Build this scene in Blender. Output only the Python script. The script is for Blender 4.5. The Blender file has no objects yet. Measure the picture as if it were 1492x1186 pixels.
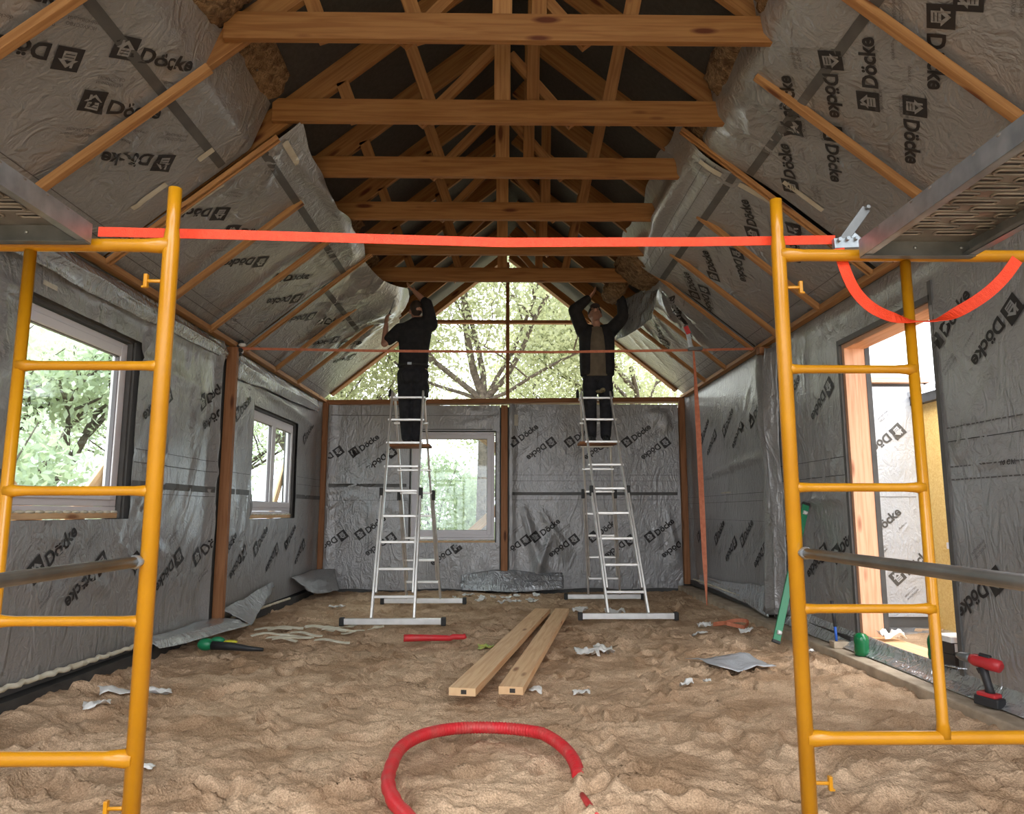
import bpy, bmesh, math, random
import numpy as np
from mathutils import Vector, Matrix, Euler
random.seed(7); rng = np.random.RandomState(11)
C = bpy.context.scene.collection
R = math.radians
# ------------------------------------------------------------------ camera, world, exposure
cd = bpy.data.cameras.new('camera'); cam = bpy.data.objects.new('camera', cd); C.objects.link(cam)
cd.sensor_fit = 'HORIZONTAL'; cd.sensor_width = 36; cd.lens = 36*1050/1492; cd.clip_end = 300
cam.location = (0, 0, 1.15); cam.rotation_euler = (R(90+8.29), 0, R(-0.765))
bpy.context.scene.camera = cam
W = bpy.data.worlds.new('world'); bpy.context.scene.world = W; W.use_nodes = True
wn = W.node_tree.nodes; wl = W.node_tree.links
bg = wn['Background']; bg.inputs[1].default_value = 3.0
tc = wn.new('ShaderNodeTexCoord'); sp = wn.new('ShaderNodeSeparateXYZ'); cr = wn.new('ShaderNodeValToRGB')
wl.new(tc.outputs['Generated'], sp.inputs[0]); wl.new(sp.outputs[2], cr.inputs[0]); wl.new(cr.outputs[0], bg.inputs[0])
cr.color_ramp.elements[0].position = 0.0; cr.color_ramp.elements[0].color = (.28, .30, .33, 1)   # overcast sky: three times brighter overhead
cr.color_ramp.elements[1].position = 0.95; cr.color_ramp.elements[1].color = (.97, .99, 1.0, 1)
vs = bpy.context.scene.view_settings
vs.view_transform = 'Standard'; vs.look = 'None'; vs.gamma = 1; vs.use_curve_mapping = False
vs.exposure = 1.95

# ------------------------------------------------------------------ helpers
def set_in(n, k, v):
    if k in n.inputs: n.inputs[k].default_value = v
def mat(name, col, rough=.6, metal=0, spec=.5, alpha=None):
    m = bpy.data.materials.new(name); m.use_nodes = True
    b = m.node_tree.nodes['Principled BSDF']
    set_in(b, 'Base Color', (*col, 1)); set_in(b, 'Roughness', rough); set_in(b, 'Metallic', metal)
    set_in(b, 'Specular IOR Level', spec)
    return m
def nodes(m): return m.node_tree.nodes, m.node_tree.links, m.node_tree.nodes['Principled BSDF']
def noise_mat(name, c1, c2, scale=8, rough=.6, metal=0, bump=0, bscale=None, detail=4, coord='Object', stretch=(1,1,1), spec=.5, dist=0, lo=.35, hi=.65, bdist=.01):
    m = mat(name, c1, rough, metal, spec); n, l, b = nodes(m)
    t = n.new('ShaderNodeTexCoord'); mp = n.new('ShaderNodeMapping'); mp.inputs['Scale'].default_value = stretch
    l.new(t.outputs[coord], mp.inputs[0])
    x = n.new('ShaderNodeTexNoise'); x.inputs['Scale'].default_value = scale; x.inputs['Detail'].default_value = detail
    x.inputs['Distortion'].default_value = dist
    l.new(mp.outputs[0], x.inputs['Vector'])
    r = n.new('ShaderNodeValToRGB'); r.color_ramp.elements[0].color = (*c1, 1); r.color_ramp.elements[1].color = (*c2, 1)
    r.color_ramp.elements[0].position = lo; r.color_ramp.elements[1].position = hi
    l.new(x.outputs[0], r.inputs[0]); l.new(r.outputs[0], b.inputs['Base Color'])
    if bump:
        y = n.new('ShaderNodeTexNoise'); y.inputs['Scale'].default_value = bscale or scale; y.inputs['Detail'].default_value = detail
        y.inputs['Distortion'].default_value = dist
        l.new(mp.outputs[0], y.inputs['Vector'])
        bp = n.new('ShaderNodeBump'); bp.inputs['Strength'].default_value = bump; bp.inputs['Distance'].default_value = bdist
        l.new(y.outputs[0], bp.inputs['Height']); l.new(bp.outputs[0], b.inputs['Normal'])
    return m
def wood_mat(name, c_light, c_dark, c_knot, rough=.6):
    m = mat(name, c_light, rough, 0, .3); n, l, b = nodes(m)
    uv = n.new('ShaderNodeUVMap'); mp = n.new('ShaderNodeMapping'); mp.inputs['Scale'].default_value = (1.3, 26, 1)
    l.new(uv.outputs[0], mp.inputs[0])
    g = n.new('ShaderNodeTexNoise'); g.inputs['Scale'].default_value = 1.6; g.inputs['Detail'].default_value = 5; g.inputs['Distortion'].default_value = .6
    l.new(mp.outputs[0], g.inputs['Vector'])
    r = n.new('ShaderNodeValToRGB'); r.color_ramp.elements[0].color = (*c_dark, 1); r.color_ramp.elements[1].color = (*c_light, 1)
    r.color_ramp.elements[0].position = .36; r.color_ramp.elements[1].position = .6
    l.new(g.outputs[0], r.inputs[0])
    mp2 = n.new('ShaderNodeMapping'); mp2.inputs['Scale'].default_value = (1.7, 6.5, 1); l.new(uv.outputs[0], mp2.inputs[0])
    v = n.new('ShaderNodeTexVoronoi'); v.inputs['Scale'].default_value = 1.0; v.inputs['Randomness'].default_value = 1
    l.new(mp2.outputs[0], v.inputs['Vector'])
    kr = n.new('ShaderNodeValToRGB'); kr.color_ramp.elements[0].color = (1, 1, 1, 1); kr.color_ramp.elements[1].color = (0, 0, 0, 1)
    kr.color_ramp.elements[0].position = .09; kr.color_ramp.elements[1].position = .17
    l.new(v.outputs['Distance'], kr.inputs[0])
    mx = n.new('ShaderNodeMix'); mx.data_type = 'RGBA'; l.new(kr.outputs[0], mx.inputs[0]); l.new(r.outputs[0], mx.inputs[6]); mx.inputs[7].default_value = (*c_knot, 1)
    l.new(mx.outputs[2], b.inputs['Base Color'])
    bp = n.new('ShaderNodeBump'); bp.inputs['Strength'].default_value = .15; bp.inputs['Distance'].default_value = .004
    l.new(g.outputs[0], bp.inputs['Height']); l.new(bp.outputs[0], b.inputs['Normal'])
    return m

M = {}
M['rafter'] = wood_mat('rafter_wood', (.33, .155, .052), (.24, .10, .03), (.10, .025, .008))
M['batten'] = wood_mat('batten_wood', (.46, .235, .09), (.34, .155, .055), (.15, .05, .018))
M['stud'] = wood_mat('stud_wood', (.38, .17, .075), (.28, .115, .045), (.12, .04, .015))
M['pale_wood'] = wood_mat('fresh_board', (.82, .55, .31), (.70, .41, .21), (.34, .14, .06))
M['pink_wood'] = wood_mat('jamb_wood', (.72, .42, .27), (.60, .31, .18), (.34, .13, .07))
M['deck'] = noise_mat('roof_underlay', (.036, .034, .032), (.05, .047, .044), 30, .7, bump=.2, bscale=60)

def membrane(name, c1, c2, rough, bump, metal=0):
    m = mat(name, c1, rough, metal, .6); n, l, b = nodes(m); set_in(b, 'Coat Weight', .6); set_in(b, 'Coat Roughness', .22)
    t = n.new('ShaderNodeTexCoord')
    a = n.new('ShaderNodeTexNoise'); a.inputs['Scale'].default_value = 1.1; a.inputs['Detail'].default_value = 3; l.new(t.outputs['Object'], a.inputs['Vector'])
    r = n.new('ShaderNodeValToRGB'); r.color_ramp.elements[0].color = (*c1, 1); r.color_ramp.elements[1].color = (*c2, 1)
    r.color_ramp.elements[0].position = .35; r.color_ramp.elements[1].position = .65
    l.new(a.outputs[0], r.inputs[0]); l.new(r.outputs[0], b.inputs['Base Color'])
    # crinkles: two layers of distorted ridged noise, plus a fine woven grain
    def lay(sc, di, dt, st):
        mp = n.new('ShaderNodeMapping'); mp.inputs['Scale'].default_value = st; l.new(t.outputs['Object'], mp.inputs[0])
        q = n.new('ShaderNodeTexNoise'); q.inputs['Scale'].default_value = sc; q.inputs['Detail'].default_value = dt; q.inputs['Distortion'].default_value = di
        l.new(mp.outputs[0], q.inputs['Vector'])
        s = n.new('ShaderNodeMath'); s.operation = 'SUBTRACT'; s.inputs[1].default_value = .5; l.new(q.outputs[0], s.inputs[0])
        ab = n.new('ShaderNodeMath'); ab.operation = 'ABSOLUTE'; l.new(s.outputs[0], ab.inputs[0])
        return ab
    A = lay(5.5, 1.8, 3, (1, 1, .45)); B = lay(17, 1.0, 3, (1, .8, 1)); G = lay(150, 0, 1, (1, 1, 1))
    mA = n.new('ShaderNodeMath'); mA.operation = 'MULTIPLY'; mA.inputs[1].default_value = 2.0; l.new(A.outputs[0], mA.inputs[0])
    ad = n.new('ShaderNodeMath'); ad.operation = 'ADD'; l.new(mA.outputs[0], ad.inputs[0])
    mB = n.new('ShaderNodeMath'); mB.operation = 'MULTIPLY'; mB.inputs[1].default_value = .7; l.new(B.outputs[0], mB.inputs[0]); l.new(mB.outputs[0], ad.inputs[1])
    mG = n.new('ShaderNodeMath'); mG.operation = 'MULTIPLY'; mG.inputs[1].default_value = .06; l.new(G.outputs[0], mG.inputs[0])
    ad2 = n.new('ShaderNodeMath'); ad2.operation = 'ADD'; l.new(ad.outputs[0], ad2.inputs[0]); l.new(mG.outputs[0], ad2.inputs[1])
    bp = n.new('ShaderNodeBump'); bp.inputs['Strength'].default_value = bump; bp.inputs['Distance'].default_value = .03
    l.new(ad2.outputs[0], bp.inputs['Height']); l.new(bp.outputs[0], b.inputs['Normal'])
    return m
M['membrane'] = membrane('grey_vapour_membrane', (.30, .295, .292), (.36, .353, .352), .34, .6, .35)
M['roof_membrane'] = M['membrane']
M['foil'] = membrane('shiny_membrane_edge', (.42, .43, .45), (.52, .54, .56), .22, .9, .6)
M['ink'] = mat('printed_ink', (.022, .018, .018), .5)
M['ink_small'] = mat('thin_printed_ink', (.10, .09, .09), .5)
M['tape'] = noise_mat('dark_grey_overlap', (.085, .082, .08), (.11, .105, .10), 9, .5)
M['clear_tape'] = noise_mat('clear_tape', (.55, .50, .40), (.62, .58, .48), 12, .25, bump=.3, bscale=30)
M['wall_core'] = mat('wall_sheathing', (.12, .115, .11), .8)
M['dark_strip'] = noise_mat('dark_sill_strip', (.035, .034, .034), (.06, .058, .056), 6, .6)
M['foam'] = noise_mat('sealing_foam', (.62, .56, .42), (.74, .70, .58), 14, .8, bump=.6, bscale=40)
M['concrete'] = noise_mat('concrete', (.36, .28, .20), (.52, .42, .31), 7, .85, bump=.4, bscale=60)
M['yellow'] = noise_mat('yellow_paint', (.46, .195, .004), (.52, .23, .006), 5, .28, bump=.05, bscale=40)
M['galv'] = noise_mat('galvanised_steel', (.30, .33, .35), (.44, .47, .49), 14, .38, .75, bump=.06, bscale=30)
M['galv_dark'] = noise_mat('galvanised_tube', (.16, .165, .165), (.24, .245, .245), 10, .45, .6)
M['alu'] = noise_mat('aluminium', (.72, .71, .69), (.82, .81, .79), 10, .36, .7)
M['black'] = mat('black_rubber', (.02, .02, .02), .6)
M['strap'] = noise_mat('orange_red_webbing', (.80, .045, .008), (.88, .06, .012), 60, .6, bump=.3, bscale=300)
M['strap_old'] = noise_mat('rusty_orange_webbing', (.46, .14, .07), (.56, .19, .10), 30, .7)
M['pvc'] = mat('white_window_plastic', (.74, .70, .73), .3)
M['gasket'] = mat('window_gasket', (.12, .10, .11), .5)
M['wool'] = noise_mat('brown_mineral_wool', (.13, .068, .028), (.36, .23, .12), 16, .95, bump=1, bscale=28, detail=8, dist=1.2, bdist=.05)
M['hose'] = noise_mat('red_corrugated_hose', (.62, .022, .03), (.50, .07, .06), 14, .5, bump=.2, bscale=90, lo=.45, hi=.75)
M['white_scrap'] = noise_mat('white_plastic_scrap', (.74, .72, .69), (.84, .83, .8), 20, .35)
M['green_plastic'] = mat('green_plastic', (.006, .14, .045), .15)
M['green_level'] = mat('green_enamel', (.015, .22, .09), .35)
M['red_tool'] = mat('red_tool_plastic', (.50, .03, .035), .4)
M['tool_black'] = mat('black_tool_plastic', (.025, .025, .027), .5)
M['card_dark'] = mat('dark_printed_card', (.035, .028, .024), .6)
M['cardboard'] = mat('cardboard', (.42, .27, .16), .8)
M['paper'] = mat('white_paper_label', (.75, .72, .68), .6)
M['osb'] = noise_mat('osb_board', (.86, .60, .22), (.74, .45, .13), 26, .7, detail=3, dist=2.5, bump=.2, bscale=26)
M['pale_film'] = membrane('bright_outdoor_membrane', (.50, .52, .56), (.60, .62, .66), .35, .6)
M['bark'] = noise_mat('bark', (.055, .042, .032), (.12, .095, .072), 9, .9, bump=.8, bscale=20, bdist=.05)
def leaf_mat(name, c1, c2):
    m = noise_mat(name, c1, c2, 1.3, .6, detail=5); n, l, b = nodes(m)
    tr = n.new('ShaderNodeBsdfTranslucent'); tr.inputs[0].default_value = (c2[0]*1.5, c2[1]*1.5, c2[2]*1.2, 1)
    mx = n.new('ShaderNodeMixShader'); mx.inputs[0].default_value = .45
    l.new(b.outputs[0], mx.inputs[1]); l.new(tr.outputs[0], mx.inputs[2]); l.new(mx.outputs[0], n['Material Output'].inputs[0])
    return m
M['leaf'] = leaf_mat('pale_leaves', (.17, .19, .115), (.35, .375, .26))
M['leaf2'] = leaf_mat('deep_leaves', (.26, .32, .25), (.42, .47, .38))
def glass_mat():
    m = bpy.data.materials.new('window_glass'); m.use_nodes = True; n = m.node_tree.nodes; l = m.node_tree.links
    n.remove(n['Principled BSDF']); t = n.new('ShaderNodeBsdfTransparent'); g = n.new('ShaderNodeBsdfGlossy')
    t.inputs[0].default_value = (.90, .95, .94, 1); g.inputs[1].default_value = .03; mx = n.new('ShaderNodeMixShader')
    mx.inputs[0].default_value = .06
    l.new(t.outputs[0], mx.inputs[1]); l.new(g.outputs[0], mx.inputs[2]); l.new(mx.outputs[0], n['Material Output'].inputs[0])
    return m
M['glass'] = glass_mat()
M['skin'] = mat('skin', (.42, .22, .15), .55)
M['black_cloth'] = noise_mat('black_cloth', (.012, .012, .014), (.020, .020, .022), 20, .9, bump=.2, bscale=12, bdist=.02)
M['denim'] = noise_mat('dark_trousers', (.014, .015, .019), (.026, .027, .033), 20, .9, bump=.2, bscale=12, bdist=.02)
M['olive'] = noise_mat('olive_shirt', (.13, .105, .075), (.17, .14, .10), 14, .9, bump=.3, bscale=14, bdist=.02)
M['hair'] = mat('dark_hair', (.03, .02, .015), .8)
M['cap'] = mat('dark_cap', (.03, .018, .018), .8)

class MB:
    def __init__(s): s.v = []; s.f = []; s.uv = []; s.mi = []; s.sm = []
    def face(s, idx, uv=None, mi=0, sm=False):
        s.f.append(tuple(idx)); s.uv.append(uv or [(0, 0)]*len(idx)); s.mi.append(mi); s.sm.append(sm)
    def frame(s, p, q, up=(0, 0, 1)):
        p = Vector(p); q = Vector(q); d = (q-p).normalized(); u = Vector(up)
        if abs(d.dot(u)) > .98: u = Vector((0, 1, 0)) if abs(d.y) < .9 else Vector((1, 0, 0))
        x = d.cross(u).normalized(); y = x.cross(d).normalized()
        return p, q, d, x, y
    def bar(s, p, q, w, h, up=(0, 0, 1), mi=0, cut0=0, cut1=0):
        """rectangular beam from p to q, w across, h along 'up'; cut = lengthwise skew of the end (plumb cuts)"""
        p, q, d, x, y = s.frame(p, q, up); L = (q-p).length; b = len(s.v); o = random.random()*50
        for e, P, ct in ((0, p, cut0), (1, q, cut1)):
            for a, c in ((-1, -1), (1, -1), (1, 1), (-1, 1)):
                s.v.append(P+x*(a*w/2)+y*(c*h/2)+d*(ct*c*h/2))
        for k in range(4):
            k2 = (k+1) % 4; ww = w if k in (0, 2) else h; v0 = o+k*3.1
            s.face((b+k, b+k2, b+4+k2, b+4+k), [(o, v0), (o, v0+ww), (o+L, v0+ww), (o+L, v0)], mi)
        s.face((b+3, b+2, b+1, b), [(o, 0), (o, w*.2), (o+.1, w*.2), (o+.1, 0)], mi)
        s.face((b+4, b+5, b+6, b+7), [(o, 0), (o, w*.2), (o+.1, w*.2), (o+.1, 0)], mi)
    def box(s, lo, hi, mi=0):
        lo = Vector(lo); hi = Vector(hi); c = (lo+hi)/2; z = hi-lo
        ax = max(range(3), key=lambda i: z[i])
        if ax == 2: s.bar((c.x, c.y, lo.z), (c.x, c.y, hi.z), z.x, z.y, (0, 1, 0), mi)
        elif ax == 1: s.bar((c.x, lo.y, c.z), (c.x, hi.y, c.z), z.x, z.z, (0, 0, 1), mi)
        else: s.bar((lo.x, c.y, c.z), (hi.x, c.y, c.z), z.y, z.z, (0, 0, 1), mi)
    def tube(s, pts, r, n=12, mi=0, closed=False, cap=True, flat=1.0):
        pts = [Vector(p) for p in pts]; N = len(pts); rr = r if isinstance(r, (list, tuple)) else [r]*N
        base = len(s.v); px = None
        for i in range(N):
            a = pts[(i-1) % N] if (closed or i > 0) else pts[i]; c = pts[(i+1) % N] if (closed or i < N-1) else pts[i]
            d = (c-a).normalized()
            if px is None:
                u = Vector((0, 0, 1)) if abs(d.z) < .95 else Vector((1, 0, 0)); px = d.cross(u).normalized()
            px = (px-d*px.dot(d)).normalized(); py = d.cross(px)
            for k in range(n):
                t = 2*math.pi*k/n; s.v.append(pts[i]+px*(math.cos(t)*rr[i])+py*(math.sin(t)*rr[i]*flat))
        for i in range(N if closed else N-1):
            i2 = (i+1) % N
            for k in range(n):
                k2 = (k+1) % n
                s.face((base+i*n+k, base+i*n+k2, base+i2*n+k2, base+i2*n+k), None, mi, True)
        if cap and not closed:
            s.face([base+k for k in range(n)][::-1], None, mi); s.face([base+(N-1)*n+k for k in range(n)], None, mi)
    def ball(s, c, r, n=10, mi=0, rot=None):
        c = Vector(c); r = Vector(r) if isinstance(r, (tuple, list)) else Vector((r, r, r)); b = len(s.v); mr = rot or Matrix.Identity(3)
        m = n//2+1
        for i in range(m+1):
            th = math.pi*i/m
            for k in range(n):
                ph = 2*math.pi*k/n
                s.v.append(c+mr @ Vector((r.x*math.sin(th)*math.cos(ph), r.y*math.sin(th)*math.sin(ph), r.z*math.cos(th))))
        for i in range(m):
            for k in range(n):
                k2 = (k+1) % n
                s.face((b+i*n+k, b+(i+1)*n+k, b+(i+1)*n+k2, b+i*n+k2), None, mi, True)
    def ribbon(s, pts, w, th=.003, wd=None, mi=0):
        """flat strap with real thickness; wd = list of width directions"""
        pts = [Vector(p) for p in pts]; N = len(pts); b = len(s.v); ws = w if isinstance(w, (list, tuple)) else [w]*N
        for i in range(N):
            d = (pts[min(i+1, N-1)]-pts[max(i-1, 0)]).normalized(); wv = Vector(wd[i] if wd else (0, 0, 1)); wv = (wv-d*wv.dot(d)).normalized(); t = d.cross(wv)
            for a, c in ((-1, -1), (1, -1), (1, 1), (-1, 1)): s.v.append(pts[i]+wv*(a*ws[i]/2)+t*(c*th/2))
        for i in range(N-1):
            for k in range(4):
                k2 = (k+1) % 4; s.face((b+i*4+k, b+i*4+k2, b+i*4+4+k2, b+i*4+4+k), None, mi, False)
        s.face((b+3, b+2, b+1, b), None, mi); e = b+(N-1)*4; s.face((e, e+1, e+2, e+3), None, mi)
    def prism(s, poly, vec, mi=0):
        poly = [Vector(p) for p in poly]; n = len(poly); b = len(s.v); vec = Vector(vec)
        s.v += poly; s.v += [p+vec for p in poly]
        s.face(list(range(b, b+n))[::-1], [(p.y, p.z) for p in poly][::-1], mi); s.face(range(b+n, b+2*n), [(p.y, p.z) for p in poly], mi)
        for k in range(n):
            k2 = (k+1) % n; s.face((b+k, b+k2, b+n+k2, b+n+k), [(0, 0), (1, 0), (1, .1), (0, .1)], mi)
    def mesh(s, name, mats):
        me = bpy.data.meshes.new(name); me.from_pydata([tuple(v) for v in s.v], [], s.f)
        uv = me.uv_layers.new(name='UVMap'); flat = [c for f in s.uv for p in f for c in p]; uv.data.foreach_set('uv', flat)
        for m in mats: me.materials.append(m)
        me.polygons.foreach_set('material_index', s.mi); me.polygons.foreach_set('use_smooth', s.sm); me.update()
        return me
    def build(s, name, mats, parent=None, bevel=0, recalc=True):
        if not isinstance(mats, (list, tuple)): mats = [mats]
        me = s.mesh(name, mats)
        if recalc:
            bm = bmesh.new(); bm.from_mesh(me); bmesh.ops.recalc_face_normals(bm, faces=bm.faces); bm.to_mesh(me); bm.free()
        o = bpy.data.objects.new(name, me); C.objects.link(o)
        if parent is not None: put_under(o, parent)
        if bevel:
            b = o.modifiers.new('bevel', 'BEVEL'); b.width = bevel; b.segments = 2; b.limit_method = 'ANGLE'
        return o
def put_under(o, parent):
    o.parent = parent
    o.matrix_parent_inverse = (Matrix.Translation(parent.location) @ parent.rotation_euler.to_matrix().to_4x4()).inverted()
def tag(o, label, cat, group=None, kind=None):
    o['label'] = label; o['category'] = cat
    if group: o['group'] = group
    if kind: o['kind'] = kind
    return o
def thing(name, label, cat, loc=(0, 0, 0), group=None):
    o = bpy.data.objects.new(name, None); C.objects.link(o); o.location = loc; o.empty_display_size = .1
    return tag(o, label, cat, group)
def struct(o): o['kind'] = 'structure'; return o
def copy_tree(o, parent=None, moved=None):
    c = o.copy(); C.objects.link(c)
    if parent: c.parent = parent
    for ch in list(o.children): copy_tree(ch, c)
    return c

# numpy value noise
_T = rng.rand(256, 256)
def vn(x, y):
    xi = np.floor(x).astype(int); yi = np.floor(y).astype(int); fx = x-xi; fy = y-yi
    fx = fx*fx*(3-2*fx); fy = fy*fy*(3-2*fy)
    g = lambda a, b: _T[a % 256, b % 256]
    return (g(xi, yi)*(1-fx)+g(xi+1, yi)*fx)*(1-fy)+(g(xi, yi+1)*(1-fx)+g(xi+1, yi+1)*fx)*fy
def fbm(x, y, o=4):
    r = 0; a = .5
    for i in range(o): r = r+a*vn(x+i*17.3, y+i*9.1); x = x*2.03; y = y*2.03; a *= .5
    return r
def grid_mesh(name, P, mats, keep=None, flip=False, smooth=True):
    """P: (ny,nx,3) array of points"""
    ny, nx, _ = P.shape; idx = np.arange(ny*nx).reshape(ny, nx)
    q = np.stack([idx[:-1, :-1], idx[:-1, 1:], idx[1:, 1:], idx[1:, :-1]], -1)
    if flip: q = q[..., ::-1]
    if keep is not None: q = q[keep]
    q = q.reshape(-1, 4)
    me = bpy.data.meshes.new(name); me.from_pydata(P.reshape(-1, 3).tolist(), [], q.tolist())
    for m in mats: me.materials.append(m)
    me.polygons.foreach_set('use_smooth', [smooth]*len(me.polygons)); me.update()
    return me

# ------------------------------------------------------------------ room numbers (metres, camera at 0,0,1.15, room runs along +y)
XL, XR, YB = -2.76, 2.82, 10.9
ZPL, ZPR = 2.82, 2.90          # underside of the slopes at the wall plates
SL = .82
def zl(x): return ZPL+SL*(x-XL)
def zr(x): return ZPR-SL*(x-XR)
APX = (ZPR-ZPL+SL*(XR+XL))/(2*SL); APZ = zl(APX)
TRUSS_Y = [3.90, 4.79, 5.62, 6.49, 7.42, 8.32]
BACK_Y = [9.2, 10.1]
WT = .14                        # wall thickness

# ------------------------------------------------------------------ text and marks as meshes
_tc = {}
def text_mesh(body, size, bold=0.0):
    k = (body, size, bold)
    if k in _tc: return _tc[k]
    cu = bpy.data.curves.new('t', 'FONT'); cu.body = body; cu.size = size; cu.offset = bold; cu.resolution_u = 3; cu.fill_mode = 'FRONT'
    o = bpy.data.objects.new('t', cu); C.objects.link(o); bpy.context.view_layer.update()
    me = bpy.data.meshes.new_from_object(o.evaluated_get(bpy.context.evaluated_depsgraph_get()))
    bpy.data.objects.remove(o)
    bm = bmesh.new(); bm.from_mesh(me); bmesh.ops.triangulate(bm, faces=bm.faces)
    bmesh.ops.subdivide_edges(bm, edges=[e for e in bm.edges if e.calc_length() > size*.45], cuts=1)
    bmesh.ops.triangulate(bm, faces=bm.faces)
    v = np.array([(a.co.x, a.co.y) for a in bm.verts]) if len(bm.verts) else np.zeros((0, 2)); bm.verts.index_update()
    f = [tuple(x.index for x in a.verts) for a in bm.faces]; bm.free(); bpy.data.meshes.remove(me)
    _tc[k] = (v, f); return v, f
def poly2(pts): return np.array(pts, float), [tuple(range(len(pts)))]
def fitted(body, w, bold=0):
    v, f = text_mesh(body, 1.0, bold); x0 = v[:, 0].min(); x1 = v[:, 0].max(); s = w/(x1-x0); v = v.copy(); v[:, 0] -= x0
    return v*s, f
def mark_unit(small=True):
    """logo square, brand word and small lines; origin = centre of the mark, length .5"""
    L = []
    q = .135; x0 = -.25; y0 = -.058
    n = 4
    gx = np.linspace(x0, x0+q, n+1); gy = np.linspace(y0, y0+q, n+1)
    v = np.array([(x, y) for y in gy for x in gx]); f = [(j*(n+1)+i, j*(n+1)+i+1, (j+1)*(n+1)+i+1, (j+1)*(n+1)+i) for j in range(n) for i in range(n)]
    L.append((v, f, 1, .002))
    h = np.array([(.26, .16), (.74, .16), (.74, .48), (.86, .48), (.5, .86), (.36, .71), (.36, .82), (.26, .82), (.26, .60), (.14, .48), (.26, .48)])*q+(x0, y0)
    # light house outline as a fan of convex bits
    body = np.array([(.26, .16), (.74, .16), (.74, .5), (.26, .5)])*q+(x0, y0)
    roof = np.array([(.12, .5), (.88, .5), (.5, .86)])*q+(x0, y0)
    chim = np.array([(.26, .6), (.36, .6), (.36, .84), (.26, .84)])*q+(x0, y0)
    for p in (body, roof, chim): L.append((p, [tuple(range(len(p)))], 0, .0035))
    for k in range(2):
        yy = .26+k*.13; p = np.array([(.32, yy), (.68, yy), (.68, yy+.035), (.32, yy+.035)])*q+(x0, y0); L.append((p, [(0, 1, 2, 3)], 1, .005))
    p = np.array([(.36, .53), (.64, .53), (.5, .68)])*q+(x0, y0); L.append((p, [(0, 1, 2)], 1, .005))
    v, f = fitted('Döcke', .335, .03); v = v+(-.085, -.055); L.append((v, f, 1, .002))
    if small:
        for t, w, ox, oy in (('ИСКУССТВО', .150, -.26, -.19), ('ИННОВАЦИЙ', .150, -.26, -.222), ('docke.ru', .10, .12, -.16)):
            v, f = fitted(t, w, 0); L.append((v+(ox, oy), f, 2, .002))
    return L
UNIT = None
class Sheet:
    """a sheet over (a,b) with position function; prints are bent onto it"""
    def __init__(s, O, ea, eb, n, disp): s.O = np.array(O, float); s.ea = np.array(ea, float); s.eb = np.array(eb, float); s.n = np.array(n, float); s.disp = disp
    def pos(s, a, b, off=0):
        a = np.asarray(a, float); b = np.asarray(b, float); d = s.disp(a, b)
        P = s.O+a[..., None]*s.ea+b[..., None]*s.eb+(d+off)[..., None]*s.n
        return P
def add_flat(acc, sheet, v, f, mi, off):
    off = off*1.6+.0015
    P = sheet.pos(v[:, 0], v[:, 1], off); b = acc['n']; acc['v'].append(P); acc['n'] += len(P)
    for q in f: acc['f'].append(tuple(b+i for i in q)); acc['m'].append(mi)
def add_marks(acc, sheet, marks, inside=None):
    global UNIT
    if UNIT is None: UNIT = mark_unit()
    for it in marks:
        a, b, ang = it[:3]; sc = it[3] if len(it) > 3 else 1
        t = R(ang); c, s_ = math.cos(t)*sc, math.sin(t)*sc
        for v, f, mi, off in UNIT:
            w = np.stack([a+v[:, 0]*c-v[:, 1]*s_, b+v[:, 0]*s_+v[:, 1]*c], -1)
            if inside is not None:
                ok = inside(w[:, 0], w[:, 1]); f = [q for q in f if all(ok[i] for i in q)]
                if not f: continue
            add_flat(acc, sheet, w, f, mi, off)
def add_strip(acc, sheet, a0, a1, b0, b1, mi, off, inside=None):
    n = max(1, int(abs(a1-a0)/.04)); m = max(1 if abs(b1-b0) < .02 else 2, int(abs(b1-b0)/.04)); A = np.linspace(a0, a1, n+1); B = np.linspace(b0, b1, m+1)
    v = np.array([(a, b) for b in B for a in A]); f = [(j*(n+1)+i, j*(n+1)+i+1, (j+1)*(n+1)+i+1, (j+1)*(n+1)+i) for j in range(m) for i in range(n)]
    if inside is not None:
        ok = inside(v[:, 0], v[:, 1]); f = [q for q in f if all(ok[i] for i in q)]
    add_flat(acc, sheet, v, f, mi, off)
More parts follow.
